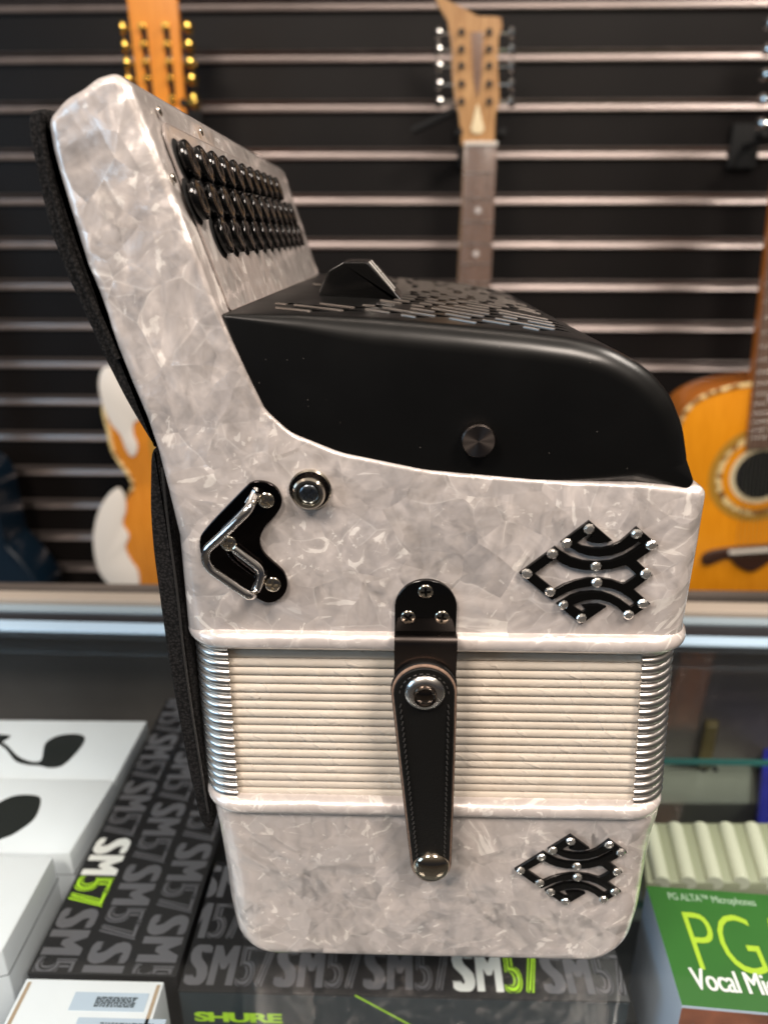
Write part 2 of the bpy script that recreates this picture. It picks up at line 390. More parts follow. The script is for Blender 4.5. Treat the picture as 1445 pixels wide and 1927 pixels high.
def trimbar(yl0, yr0, yl1, yr1, z0, z1, m_):
    """strip lying on the counter between two lines that run across the picture"""
    pts = []
    for a_, b_ in ((yl0, yr0), (yl1, yr1)):
        A_, B_ = PZ(0, a_, 0), PZ(1445, b_, 0); d_ = (B_-A_); pts.append((A_-d_*1.0, B_+d_*1.2))
    o_ = [(pts[0][0].x, pts[0][0].y), (pts[0][1].x, pts[0][1].y), (pts[1][1].x, pts[1][1].y), (pts[1][0].x, pts[1][0].y)]
    V, Fc = prism(fillet([(*p, .0016) for p in o_], 2), -z1, -z0, .0015, None, 2)
    return obj('back_frame', ([Vector((v[0], v[2], -v[1])) for v in V], Fc), m_, case)
trimbar(1190, 1222, 1173, 1207, .0002, .004, simple('mirrored_sky_strip', (.42, .58, .74), .35))  # mirrored window light painted in as pale blue
trimbar(1172, 1205.5, 1155, 1184, .0002, .002, M['dark'])
trimbar(1154, 1182, 1142, 1170, .0002, .004, simple('grey_blue_strip', (.26, .33, .38), .35))
trimbar(1141, 1168.5, 1125, 1149, .0002, .008, simple('champagne_strip', (.36, .31, .26), .4))
obj('back_panel', box(-.75, 1.1, BY+.10, BY+.112, -.7, -.012), simple('reflection_brown_laminate', (.10, .085, .075), .4, var=.4, vscale=6), case, smooth=0)  # dark panel lightened to brown, its colour carries a grey-brown reflection
obj('bottom_panel', box(-.75, 1.1, -.14, BY+.1, -.7, -.62), M['dark'], case, smooth=0)
SH = -0.135                          # top of the upper glass shelf
obj('shelf', box(-.75, 1.1, -.13, .30, SH-.006, SH-.0005), M['glass'], case, smooth=0)
obj('shelf_edge', box(-.75, 1.1, .3003, .302, SH-.006, SH-.0005), M['glass_edge'], case, smooth=0)
fl = obj('floor', box(-3, 3, -3, 3, -.9, -.86), simple('dark_floor', (.06, .055, .05), .5, var=.3, vscale=5), None, smooth=0); fl['kind'] = 'structure'

# =================================================================== ACCORDION
acc = thing('accordion', 'white pearl button accordion with black grille standing on the glass counter', 'accordion', (0.01, 0.135, 0.0))
L = 0.285
def X(px, py, Y=0): return P(px, py, Y).x
def Z(px, py, Y=0): return P(px, py, Y).z

# --- treble casing with the raised keyboard
mm = .001
cas_px = [(350, 1197, 7), (333, 1010, 30), (318, 920, 30), (300, 845, 30), (279, 783, 30), (250, 715, 30), (226, 655, 20), (212, 615, 20), (205, 590, 20), (190, 548, 20), (169, 498, 30), (145, 420, 30), (122, 345, 30), (105, 285, 20), (95, 225, 5.0), (128, 186, 14), (160, 168, 16), (188, 146, 10), (222, 137, 4.2), (250, 158, 4.5),
          (415, 597, 2), (465, 705, 12), (498, 772, 12), (545, 815, 14), (640, 853, 30), (800, 886, 60), (1000, 904, 60), (1200, 913, 60), (1328, 912, 4.2), (1318, 1040, 0), (1297, 1180, 0), (1294, 1203, 1), (800, 1200, 0)]
cas_px[0] = (346, 1197, 0); cas_px[-2] = (1297, 1203, 0)
def cY(p): return .0035 if (p[0] < 360 and p[1] < 1300) or p[0] > 1290 else 0
cas_out = fillet([(*XZ([p], cY(p))[0], p[2]*mm) for p in cas_px], 6)
zbot = Z(800, 1200)
cas_out = [(a, (b if b > zbot+.0015 else b)) for a, b in cas_out]
E1, E2 = Vector(XZ([(250, 160)])[0]), Vector(XZ([(415, 597)])[0])
def rcas(x, z):
    k_ = min(1, max(0, (.235-z)/.05)); k_ = k_*k_*(3-2*k_)
    if x > .098 or x < -.078+max(0, z-.28)*0: 
        if z < .30: return .0036+.0085*k_
    if z < .178: return .0008
    if z > E2.y+.003: return .0034
    if z > .225 and x > -.0585: return .0014
    return .0022
def nfx(x, z):
    if z < zbot+.004 and x > .09: return (-1, 0)
    if z < zbot+.004 and x < -.07: return (1, 0)
casing = obj('treble_casing', prism(cas_out, 0, L, rcas, None, 8, nfx), M['pearl'], acc, smooth=40)

# --- black grille cover with pierced top
gr_px = [(415, 592, 0), (560, 594, 0), (700, 601, 0), (860, 615, 0), (1000, 629, 0), (1090, 641, 60), (1160, 658, 40), (1235, 700, 40), (1280, 755, 30), (1302, 815, 30), (1309, 870, 20), (1309, 925, 3),
         (1200, 925, 0), (1000, 916, 0), (800, 898, 30), (640, 866, 30), (540, 825, 14), (490, 785, 10), (455, 710, 10)]
gr_out = fillet([(*XZ([p])[0], p[2]*mm) for p in gr_px], 8)
gx0, gx1 = X(415, 592), X(1309, 870)
def rgr(x, z):
    lim = XZ([(1309, 905)])[0][1]
    top = Z(1160, 658)
    if z < lim and x > gx1-.012: return .0012
    if x > X(1160, 658): return .0085
    zt = Z(415, 592)+(x-gx0)/(X(1160, 658)-gx0)*(top-Z(415, 592))
    if z > zt-.004: return .0012+(.0085-.0012)*min(1, max(0, (x-gx0)/.05))
    return .0012
grille = obj('grille_cover', prism(gr_out, .0012, L-.003, rgr, None, 8), M['satin_black'], acc, smooth=42)
# pierced pattern
def topz(x):
    px_ = [(XZ([p])[0]) for p in gr_px[:9]]
    for a, b in zip(px_, px_[1:]):
        if a[0] <= x <= b[0]: return a[1]+(b[1]-a[1])*(x-a[0])/(b[0]-a[0])
    return px_[-1][1]
slots = []
rnd = random.Random(3)
def slot(xc, yc, ln, wd, ang):
    dx, dy = math.cos(ang), math.sin(ang); V = []
    for s_, u in ((-1, -1), (1, -1), (1, 1), (-1, 1)):
        sk = .35*ln*0.2*u
        x = xc+dx*(ln/2*s_+sk)-dy*wd/2*u; y = yc+dy*(ln/2*s_+sk)+dx*wd/2*u; V.append((x, y))
    zz = topz(xc)
    return [Vector((x, y, zz+.004)) for x, y in V]+[Vector((x, y, topz(x)-.003)) for x, y in V], [[0, 1, 2, 3], [7, 6, 5, 4], [0, 4, 5, 1], [1, 5, 6, 2], [2, 6, 7, 3], [3, 7, 4, 0]]
edges = []; DA = R(-38); ux, uy = math.cos(DA), math.sin(DA); vx, vy = -uy, ux
xlo, xhi, ylo, yhi = gx0+.010, X(1150, 655)+.003, .0098, L-.010
row = 0; v = -.16
while v < .34:
    u = -.25+(row % 3)*.006
    while u < .30:
        ln = rnd.choice((.006, .011, .017, .024)); um = u+ln/2; xc, yc = gx0+um*ux+v*vx, um*uy+v*vy
        ex, ey = abs(ux)*ln/2+.0012, abs(uy)*ln/2+.0018
        if xlo < xc-ex and xc+ex < xhi and ylo < yc-ey and yc+ey < yhi and not (xc < -.004 and .05 < yc < .15):
            q = slot(xc, yc, ln, .0072, DA); slots.append(q)
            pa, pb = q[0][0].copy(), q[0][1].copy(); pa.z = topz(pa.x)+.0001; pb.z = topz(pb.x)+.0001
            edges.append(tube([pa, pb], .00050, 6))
        u += ln+.0050
    v += .0120; row += 1
cut = obj('cutter', merge(*slots), M['hole'], None, smooth=0)
md = grille.modifiers.new('b', 'BOOLEAN'); md.object = cut; md.operation = 'DIFFERENCE'; md.solver = 'EXACT'; md.use_self = True
bpy.context.view_layer.update()
dg = bpy.context.evaluated_depsgraph_get(); newme = bpy.data.meshes.new_from_object(grille.evaluated_get(dg))
grille.modifiers.clear(); grille.data = newme; newme.set_sharp_from_angle(angle=R(42)); bpy.data.objects.remove(cut)
newme.materials.clear(); newme.materials.append(M['satin_black'])
obj('slot_edge_glints', merge(*edges), simple('bright_slot_edge', (.42, .38, .35), .36, 1.0), grille)  # paler metal puts the glint of the milled slot edges into colour

# knurled thumbscrew
ts = P(900, 829, -.002); rr_ = 28/5050
def knurl(c, r_, h):
    V = []; Fc = []; n_ = 72
    prof = [(r_, 0.), (r_, h*.85), (r_*.94, h), (r_*.2, h*.97)]
    for a_, (q, hh) in enumerate(prof):
        for i in range(n_):
            k_ = q*(1+(.035 if (i % 2 and a_ < 2) else 0)); t_ = 2*math.pi*i/n_; V.append(Vector((c.x+k_*math.cos(t_), c.y-hh, c.z+k_*math.sin(t_))))
    for a_ in range(3):
        for i in range(n_): j = (i+1) % n_; Fc.append([a_*n_+i, a_*n_+j, (a_+1)*n_+j, (a_+1)*n_+i])
    Fc.append([3*n_+i for i in range(n_)]); return V, Fc
def radialmat():
    n = N('turned_gunmetal'); n.set(Base_Color=(.26, .22, .20), Metallic=1.0, Roughness=.30, Anisotropic=.8)
    tg = n.new('ShaderNodeTangent'); tg.direction_type = 'RADIAL'; tg.axis = 'Y'; n.l(tg.outputs[0], n.p.inputs['Tangent']); return n.m
M['gun'] = radialmat()
obj('thumb_screw', knurl(Vector((ts.x, .0015, ts.z)), rr_, .005), M['gun'], grille, base=(ts.x, .001, ts.z), smooth=30)

# register switch on the grille near the keyboard
sy0, sy1 = .052, .128
def swz(px, py, Y): return P(px, py, Y)
SY = .085
zt = topz(-.03)
swp = XZ([(600, 548), (618, 508), (645, 492), (692, 493), (742, 549), (770, 580)], SY)
sw_out = [(swp[0][0], topz(swp[0][0])-.003)]+swp+[(swp[-1][0], topz(swp[-1][0])-.003)]
sw = obj('register_switch', prism(fillet([(a, b, .001) for a, b in sw_out], 3), SY, SY+.05, .0008, None, 3), M['plate_black'], grille)
obj('edge_trim', tube([(swp[3][0]+.0005, SY+.0005, swp[3][1]+.0002), (swp[4][0], SY+.0005, swp[4][1]+.0002)], .0005, 8), M['steel'], sw)
obj('edge_trim', tube([(swp[3][0]+.0005, SY+.02, swp[3][1]+.0002), (swp[4][0], SY+.02, swp[4][1]+.0002)], .0005, 8), M['steel'], sw)

# --- button board on the slanted keyboard face
ed = Vector((E2.x-E1.x, 0, E2.y-E1.y)); elen = ed.length; ed.normalize(); fn = Vector((-ed.z, 0, ed.x)); 
if fn.x < 0: fn = -fn
O3 = Vector((E1.x, 0, E1.y))
def onface(px, py, h):          # pixel -> (s, y) on a plane h above the keyboard face
    d = ray(px, py); o_ = O3+fn*h; t = (o_-CAM).dot(fn)/d.dot(fn); p = CAM+d*t; return (p-O3).dot(ed), p.y
def FP(s, y_, h): return O3+ed*s+Vector((0, y_, 0))+fn*h
bs0 = onface(272, 185, .0005); bs1 = onface(330, 335, .0005)
print('board', bs0, bs1, 'elen', elen)
rows = [((363, 299), (527, 354), 11), ((381, 373), (553, 401), 12), ((428, 440), (567, 441), 11)]
info = [(onface(*a, .004), onface(*b, .004), n_) for a, b, n_ in rows]; print('rows', info)
sA, yA = onface(275, 185, .0005)
def board_outline():
    s0, s1 = .0075, elen-.0008; y0, y1 = .0125, L-.02
    return fillet([(s0, y0, .007), (s0, y1, .007), (s1, y1, .002), (s1, y0, .002)], 8)
bo = board_outline()
bv = ([FP(s, y_, .0) for s, y_ in bo]+[FP(s, y_, .0007) for s, y_ in bo], [[i, (i+1) % len(bo), len(bo)+(i+1) % len(bo), len(bo)+i] for i in range(len(bo))]+[list(range(len(bo), 2*len(bo)))])
board = obj('button_board', bv, M['pearl'], acc, smooth=30)
gv = tube([FP(s, y_, .0005) for s, y_ in bo], .0003, 6, True)
obj('board_seam', gv, simple('fine_seam', (.30, .25, .23), .5), board)
def phillips(r_, h, name, m):
    """pan head screw: dome with a real cross recess, axis -Y, origin at its base"""
    prof = [(r_, 0), (r_, h*.35)]+[(r_*math.cos(a), h*.35+h*.65*math.sin(a)) for a in [R(q) for q in (20, 40, 60, 78)]]
    h_ = obj(name, lathe(prof, (0, 0, 0), (0, -1, 0), 28), m, None, smooth=50)
    c1 = merge(*[tf(box(-r_*.17, r_*.17, -h*2, -h*.05, -r_*.66, r_*.66), Matrix.Rotation(q, 4, 'Y')) for q in (R(25), )])
    c2 = tf(box(-r_*.66, r_*.66, -h*2, -h*.06, -r_*.17, r_*.17), Matrix.Rotation(R(25), 4, 'Y'))
    me = h_.data
    for c_ in (c1, c2):
        k_ = obj('k', c_, m, None, smooth=0); md_ = h_.modifiers.new('b', 'BOOLEAN'); md_.object = k_; md_.operation = 'DIFFERENCE'; md_.solver = 'EXACT'
        bpy.context.view_layer.update(); g_ = bpy.context.evaluated_depsgraph_get(); nm_ = bpy.data.meshes.new_from_object(h_.evaluated_get(g_)); h_.modifiers.clear(); h_.data = nm_; bpy.data.objects.remove(k_)
    nm_.materials.clear(); nm_.materials.append(m); nm_.set_sharp_from_angle(angle=R(45)); bpy.data.objects.remove(h_); nm_.name = name; return nm_
scr_me = phillips(.0028, .0010, 'screw', M['nickel'])
scr_zn = phillips(.0034, .0012, 'screw', M['zinc'])
def put(name, me, parent, loc, rot=None, sc_=1.0):
    o = bpy.data.objects.new(name, me); link(o, parent); o.location = Vector(loc)-worldloc(parent)
    if rot is not None: o.rotation_euler = rot
    o.scale = (sc_, sc_, sc_); return o
qf = fn.to_track_quat('-Y', 'Z').to_euler()
def face_put(name, me, parent, s, y_, h, sc_=1.0):
    o = put(name, me, parent, FP(s, y_, h), None, sc_); o.rotation_euler = (Vector((0, -1, 0)).rotation_difference(fn)).to_euler(); return o
for px, py in ((304, 207), (382, 246), (331, 333)):
    s, y_ = onface(px, py, .001); face_put('screw', scr_me, board, s, y_, .0003, .55)
# buttons: glossy black domes on short stems, standing in dark wells
def button_mesh():
    r_ = .0063
    prof = [(r_*.8, -.0002), (r_*.8, .0010), (r_*.98, .0012), (r_, .0026), (r_*.97, .0032), (r_*.88, .0035), (r_*.6, .0033), (r_*.3, .0031), (r_*.1, .0030)]
    me = obj('button', lathe(prof, (0, 0, 0), (0, -1, 0), 28), M['gloss_black'], None, smooth=60); d_ = me.data; bpy.data.objects.remove(me); return d_
btn = button_mesh()
rowpos = []
for (a, b, n_) in info:
    for i in range(n_):
        t_ = i/(n_-1); s = a[0]+(b[0]-a[0])*t_; y_ = a[1]+(b[1]-a[1])*t_; face_put('button', btn, board, s, y_, .0007)
    rowpos.append((a, b, n_))
wells = []
for (a, b, n_) in rowpos:
    for i in range(n_):
        t_ = i/(n_-1); s = a[0]+(b[0]-a[0])*t_; y_ = a[1]+(b[1]-a[1])*t_
        cc = [(s+.0072*math.cos(q*math.pi/12), y_-.0012+.0072*math.sin(q*math.pi/12)) for q in range(24)]
        wells.append(([FP(p, q, .0009+.00002*i) for p, q in cc], [list(range(24))]))
obj('button_well', merge(*wells), M['hole'], board, smooth=0)

# --- ring lofts for rims and bellows
def ringpts(xl, xr, y0, y1, rad, n=8):
    return fillet([(xl, y0, rad), (xr, y0, rad), (xr, y1, rad), (xl, y1, rad)], n)
def loft(levels, n=8):
    """levels = (z, xl, xr, y0, y1, rad)"""
    V = []; Fc = []; K = None
    for z, xl, xr, y0, y1, rad in levels:
        r_ = ringpts(xl, xr, y0, y1, rad, n); K = len(r_); V += [(a, b, z) for a, b in r_]
    for k_ in range(len(levels)-1):
        for i in range(K): j = (i+1) % K; Fc.append([k_*K+i, k_*K+j, (k_+1)*K+j, (k_+1)*K+i])
    Fc.append(list(range(K))); Fc.append([(len(levels)-1)*K+i for i in range(K)])
    return V, Fc
def bead(zb, zt, xl, xr, y0, y1, rad, out, n=8):
    lv = []
    for k_ in range(n+1):
        a = -math.pi/2+math.pi*k_/n; o_ = out*(math.cos(a)-1); lv.append(((zb+zt)/2+(zt-zb)/2*math.sin(a), xl-o_, xr+o_, y0-o_, y1+o_, max(.002, rad+o_)))
    return loft(lv)
# upper rim
uz0, uz1 = Z(820, 1236, -.004), Z(820, 1197, -.003)
uxl, uxr = X(351, 1190, .008), X(1293, 1205, .008)
obj('bellows_rim', bead(uz0, uz1, uxl, uxr, -.0035, L+.003, .017, .0045), M['pearl_rim'], acc, smooth=60)
lz0, lz1 = Z(820, 1545, -.003), Z(820, 1518, -.003)
lxl, lxr = X(388, 1500, .008), X(1249, 1505, .008)
obj('bellows_rim', bead(lz0, lz1, lxl, lxr, -.003, L+.003, .017, .0040), M['pearl_rim'], acc, smooth=60)
# dark seam lines where casing meets rim
obj('seam_strip', loft([(uz1-.0012, uxl+.003, uxr-.003, .0006, L, .014), (uz1+.0012, uxl+.003, uxr-.003, .0006, L, .014)]), M['hole'], acc, smooth=0)
# bellows
NF = 19
bz0, bz1 = lz1-.0015, uz0+.0015
bxl = lambda t: X(371, 1225, .012)*t+X(397, 1515, .012)*(1-t)+.0016
bxr = lambda t: X(1263, 1225, .012)*t+X(1239, 1515, .012)*(1-t)-.0016
lv = []; pitch = (bz1-bz0)/NF
for k_ in range(NF):
    for q in range(7):
        a = -math.pi/2+math.pi*q/6; z = bz0+pitch*(k_+.5)+pitch*.5*math.sin(a)*.985; t_ = (z-bz0)/(bz1-bz0); dp = .0016*(1-abs(math.cos(a))**.7)
        jit = .00018*math.sin(k_*2.3)
        lv.append((z, bxl(t_)+dp+jit, bxr(t_)-dp-jit, .0025+dp+jit, L-.003-dp, .0115-dp*.5))
bel = obj('bellows', loft(lv, 8), M['vinyl'], acc, smooth=70)
def corner_tube(side):
    """bent metal corner of one fold, rounded in section; origin at the corner"""
    rad = .0128; pts = []
    for k_ in range(11):
        a = math.pi/2*k_/10; pts.append(Vector((-rad*math.cos(a)*side*-1 if False else side*rad*(math.cos(a)), -rad*math.sin(a), 0)))
    pts = [pts[0]+Vector((0, .010, 0))]+pts+[pts[-1]+Vector((-side*.0012, 0, 0))]
    return tube(pts, pitch*.47, 12, False, 1.0, up=(0, 0, 1))
for side, xf in ((-1, bxl), (1, bxr)):
    v_, f_ = corner_tube(side)
    first = None
    for k_ in range(NF):
        z = bz0+pitch*(k_+.5); t_ = (z-bz0)/(bz1-bz0); xc = xf(t_)-side*.0128+side*.0002; yc = .0025+.0128-.0004
        if first is None: first = obj('metal_corner', tf((v_, f_), Matrix.Translation((xc, yc, z))), M['steel'], bel, base=(xc, yc, z), smooth=60)
        else: copyto(first, bel, (xc, yc, z))
for side, xf in ((1, bxr), (-1, bxl)):       # stitched tape beyond the corners
    pth = [Vector((xf((z_/60))+side*.0012+side*.0005*math.sin(z_*1.9), .021+.0003*math.cos(z_*1.9), bz0+(bz1-bz0)*z_/60)) for z_ in range(61)]
    obj('edge_tape', tube(pth, .0009, 6), simple('tape', (.16, .07, .06), .8), bel)

# --- bass casing
bc_px = [(401, 1542, 0), (409, 1610, 0), (424, 1715, 20), (445, 1812, 13), (800, 1812, 0), (1186, 1821, 17), (1218, 1715, 20), (1234, 1610, 0), (1243, 1545, 0)]
bo_ = [(*XZ([p])[0], p[2]*mm) for p in bc_px]
bo_ = [(a, (0.0003 if b < .004 else (lz0+.0006 if b > .075 else b)), c) for a, b, c in bo_]
bo_[0] = (XZ([(397, 1542)], .004)[0][0], lz0+.0006, 0); bo_[-1] = (XZ([(1249, 1542)], .004)[0][0], lz0+.0006, 0)
bf = fillet(bo_, 12); zs_ = sorted(set([0.0, .0003, .0010, .0020, .0035, .0055, .008, .011, .014, .018, .023, .03, .05, .07, .0815]))
def xat(z, right):
    best = None
    for a_, b_ in zip(bf, bf[1:]+bf[:1]):
        if (a_[1]-z)*(b_[1]-z) <= 0 and abs(a_[1]-b_[1]) > 1e-9:
            x_ = a_[0]+(b_[0]-a_[0])*(z-a_[1])/(b_[1]-a_[1])
            if best is None or (right and x_ > best) or (not right and x_ < best): best = x_
    return best
lvb = []
for z in zs_:
    zq = max(z, .0004); e_ = .0040; ins = 0 if z > e_ else e_*(1-math.sqrt(max(0, 1-((e_-z)/e_)**2)))
    lvb.append((z+.0002, xat(min(zq, .081), False), xat(min(zq, .081), True), ins, L-ins, .0125))
lvb.append((bo_[0][1]-.0004, lvb[-1][1], lvb[-1][2], 0, L, .0125)); lvb.append((bo_[0][1], lvb[-1][1]+.0006, lvb[-1][2]-.0006, .0006, L-.0006, .012))
lvb = [l_ for l_ in lvb if l_[0] <= bo_[0][1]+1e-6]
bass = obj('bass_casing', loft(lvb, 10), M['pearl'], acc, smooth=40)
obj('seam_strip', loft([(lz0-.0001, lxl+.0022, lxr-.0022, -.0004, L, .014), (lz0+.0007, lxl+.0022, lxr-.0022, -.0004, L, .014)]), M['hole'], acc, smooth=0)

# --- emblems
em_o = [(120, 577), (425, 350), (480, 392), (560, 438), (660, 470), (780, 480), (900, 468), (1000, 432), (1100, 372), (1163, 333), (1128, 310), (1080, 345), (1000, 390), (900, 424), (800, 437), (700, 428), (620, 400), (550, 360), (470, 315),
        (715, 130), (910, 298), (860, 315), (790, 324), (740, 318), (693, 302), (740, 262), (712, 245), (608, 318), (660, 345), (740, 362), (820, 362), (900, 345), (980, 305), (1045, 250), (1085, 212), (1118, 182), (1300, 338), (1115, 468), (1250, 592), (1090, 712), (1232, 835), (1037, 975),
        (1000, 910), (950, 862), (880, 822), (800, 802), (740, 800), (660, 812), (565, 848), (655, 906), (688, 888), (650, 852), (720, 842), (790, 840), (858, 860), (645, 1010), (435, 838), (500, 800), (560, 765), (640, 738), (740, 730), (820, 735), (900, 760), (980, 800), (1030, 838), (1065, 864), (1105, 838), (1060, 790), (980, 738), (900, 706), (800, 690), (700, 692), (600, 710), (520, 738), (450, 778), (397, 805)]
em_h = [(248, 578), (425, 455), (480, 495), (560, 528), (660, 549), (780, 553), (900, 542), (1000, 512), (1035, 515), (1120, 592), (1020, 660), (990, 662), (900, 630), (800, 616), (700, 618), (600, 637), (500, 672), (420, 715)]
gems = [(710, 197), (520, 320), (400, 408), (183, 577), (380, 730), (492, 843), (645, 955), (768, 515), (775, 652), (1112, 240), (1235, 335), (1190, 577), (1165, 830), (1043, 925)]
def zp(q): return XZ([(950+q[0]/4.516, 950+q[1]/4.516)], -.001)[0]
c0 = zp((120, 577))
def loc2(q): a = zp(q); return (a[0]-c0[0], a[1]-c0[1])
em = stand(from_curve('em', [[loc2(q) for q in em_o], [loc2(q) for q in em_h]], .0016, .00025), 0.0)
def gem_mesh():
    prof = [(.0020, 0), (.0020, .0003), (.0018, .0006), (.0013, .0010), (.0006, .00115)]
    v_, f_ = lathe(prof, (0, 0, 0), (0, -1, 0), 9)
    a = obj('rhinestone', (v_, f_), M['gem'], None, smooth=0); d_ = a.data; bpy.data.objects.remove(a); return d_
gm = gem_mesh()
for tip in ((c0[0], c0[1], 1.0), (*XZ([(968, 1636)], -.001)[0], .97)):
    base = Vector((tip[0], -.0002, tip[1]))
    eo = obj('emblem', tf(em, Matrix.Translation(base) @ Matrix.Scale(tip[2], 4)), M['plate_black'], acc, smooth=30, base=base)
    for gq in gems:
        a = loc2(gq); g_ = put('rhinestone', gm, eo, base+Vector((a[0]*tip[2], -.0015, a[1]*tip[2]))); g_.rotation_euler = (random.uniform(-.25, .25), random.uniform(0, 3), random.uniform(-.25, .25))

# --- strap bracket plate with wire loop (left)
def Q1(q, Y=-.001): return XZ([(340+q[0]/4.516, 860+q[1]/4.516)], Y)[0]
bp = [(560, 243), (600, 215), (655, 203), (740, 215), (815, 262), (858, 350), (848, 430), (790, 515), (715, 600), (676, 690), (688, 780), (740, 850), (820, 920), (880, 985), (907, 1075), (885, 1160), (820, 1218), (740, 1236), (660, 1205), (450, 1095), (280, 985), (205, 900), (170, 800), (165, 700), (195, 630), (300, 510), (430, 375)]
bpo = catmull([Q1(q) for q in bp], True, 4)
brk = obj('strap_bracket', prism(bpo, -.0016, .0006, .0004, .0001, 3), M['mirror_black2'] if 'mirror_black2' in M else simple('polished_black_plate', (.035, .03, .03), .07, 1.0), acc, smooth=35)
for q in ((725, 370), (405, 735), (782, 1085)):
    a = Q1(q, -.002); put('screw', scr_me, brk, (a[0], -.0016, a[1]), (0, random.uniform(0, 3), 0), 1.05)
def W(q, Y): a = Q1(q, Y); return Vector((a[0], Y, a[1]))
pth = smoothpath([W((640, 285), -.0016), W((585, 440), -.0095), W((400, 625), -.0105), W((205, 800), -.0105), W((225, 935), -.0105), W((590, 1190), -.0095), W((640, 1150), -.0045), W((700, 965), -.0035), W((455, 775), -.0028)], .0035, 6)
obj('wire_loop', tube(pth, .0016, 12), M['chrome'], brk, smooth=60)
for a_, b_ in (((655, 290), (585, 400)), ((695, 985), (640, 1130))):
    obj('hinge_barrel', tube([W(a_, -.0030), W(b_, -.0032)], .0019, 12), M['chrome'], brk, smooth=50)

# --- strap pin
pc = XZ([(583.5, 922.5)], -.001)[0]; s_ = 1/5130
pin = obj('strap_pin', lathe([(.0073, .0001), (.0073, .0008), (.0068, .0013), (.0058, .0013), (.0055, .0030), (.0056, .0046), (.0050, .0055), (.0042, .0056), (.0038, .0046), (.0037, .0040)], (pc[0], 0, pc[1]), (0, -1, 0), 40), M['nickel'], acc, base=(pc[0], 0, pc[1]), smooth=35)
beads = [lathe([(.0003, 0), (.00028, .0003), (.0001, .0004)], (pc[0]+.0063*math.cos(a*math.pi/11), -.0013, pc[1]+.0063*math.sin(a*math.pi/11)), (0, -1, 0), 8) for a in range(22)]
obj('engraving', merge(*beads), M['plate_black'], pin)
obj('engraved_band', lathe([(.0068, 0), (.0068, .0001), (.0058, .0001)], (pc[0], -.00125, pc[1]), (0, -1, 0), 40), M['mirror_black'], pin)
put('screw', scr_zn, pin, (pc[0], -.0042, pc[1]), (0, .3, 0), 1.0)

# --- latch plate and leather bellows strap
lx = XZ([(801, 1150)], -.0015)[0][0]; lw = 58.5*1.0
def LZ(py, Y=-.0015): return Z(801, py, Y)
hw = (X(860, 1150, -.0015)-X(743, 1150, -.0015))/2
ztop = LZ(1092); prof = []
# sheet profile in (y, z) from top to bottom
zz1, zz2, zz3 = LZ(1189), LZ(1197, -.008), LZ(1228, -.0092)
lp = obj('latch_plate', prism([(lx+hw*math.cos(R(a)), ztop-hw+hw*math.sin(R(a))) for a in range(0, 181, 6)]+[(lx-hw, zz1), (lx+hw, zz1)], -.0017, .0, .00035, .0001, 3), M['plate_black'], acc, smooth=30)
sh = smoothpath([(0, -.0009, zz1+.001), (0, -.0009, zz1-.0005), (0, -.0088, zz2-.0005), (0, -.0092, zz3), (0, -.0088, LZ(1262, -.009)), (0, -.0088, LZ(1300, -.009))], .0022, 5)
V = []; Fc = []; n_ = len(sh)
for i, p in enumerate(sh):
    t = (sh[min(n_-1, i+1)]-sh[max(0, i-1)]).normalized(); nn = Vector((0, t.z, -t.y))
    if nn.y > 0: nn = -nn
    for x_, s__ in ((lx-hw, 1), (lx+hw, 1), (lx+hw, -1), (lx-hw, -1)): V.append(Vector((x_, 0, 0))+p+nn*(.0006*s__))
for i in range(n_-1):
    for k_ in range(4): k2 = (k_+1) % 4; Fc.append([i*4+k_, i*4+k2, (i+1)*4+k2, (i+1)*4+k_])
obj('bent_tab', (V, Fc), simple('brushed_gunmetal', (.16, .135, .125), .26, 1.0, rvar=.06), lp, smooth=60)
for px, py in ((801, 1115), (768, 1163.5), (832, 1164)):
    a = XZ([(px, py)], -.0025)[0]; put('screw', scr_me, lp, (a[0], -.0016, a[1]), (0, random.uniform(0, 3), 0), .98)
YS = -.0135
c1 = P(798, 1308, YS); r1 = (X(859, 1308, YS)-X(737, 1308, YS))/2
c2 = P(811.5, 1640, YS+.003); r2 = (X(849, 1640, YS+.003)-X(775, 1640, YS+.003))/2
def taper(c1, r1, c2, r2, n=20, extra=0):
    return [(c1.x+(r1+extra)*math.cos(a), c1.z+(r1+extra)*math.sin(a)) for a in [math.pi*k_/n for k_ in range(n+1)]]+[(c2.x+(r2+extra)*math.cos(a), c2.z+(r2+extra)*math.sin(a)) for a in [math.pi+math.pi*k_/n for k_ in range(n+1)]]
def slope(vf):     # the strap leans back toward its lower end and lies in a shallow curve
    out = []
    for v in vf[0]:
        t_ = max(0, min(1, (c1.z-v[2])/(c1.z-c2.z))); out.append(Vector((v[0], v[1]+.0045*t_*t_, v[2])))
    return out, vf[1]
def dens(o, step=.004):
    r_ = []
    for i in range(len(o)):
        a, b = Vector(o[i-1]), Vector(o[i]); n__ = max(1, int((b-a).length/step))
        for k_ in range(n__): r_.append(tuple(a+(b-a)*k_/n__))
    return r_
def strapbody(y0, y1, extra, r_): return slope(prism(dens(taper(c1, r1, c2, r2, 20, extra)), y0, y1, r_, None, 3))
st = obj('bellows_strap', strapbody(YS, YS+.0016, -.0006, .0006), M['leather'], acc, smooth=50)
obj('leather_edge', strapbody(YS+.0010, YS+.0022, .0001, .0004), M['leather_edge'], st, smooth=50)
obj('backing', strapbody(YS+.0020, YS+.0042, .0004, .0005), M['leather'], st, smooth=50)
wc = P(800, 1298, YS+.004)
obj('washer', lathe([(r1*.98, 0), (r1*1.0, .001), (r1*1.0, .0022), (r1*.95, .003), (r1*.99, .0036), (r1*.99, .0048), (r1*.9, .0052)], (wc.x, YS+.0074, wc.z+.0008), (0, -1, 0), 40), M['felt'], st)
sti = []
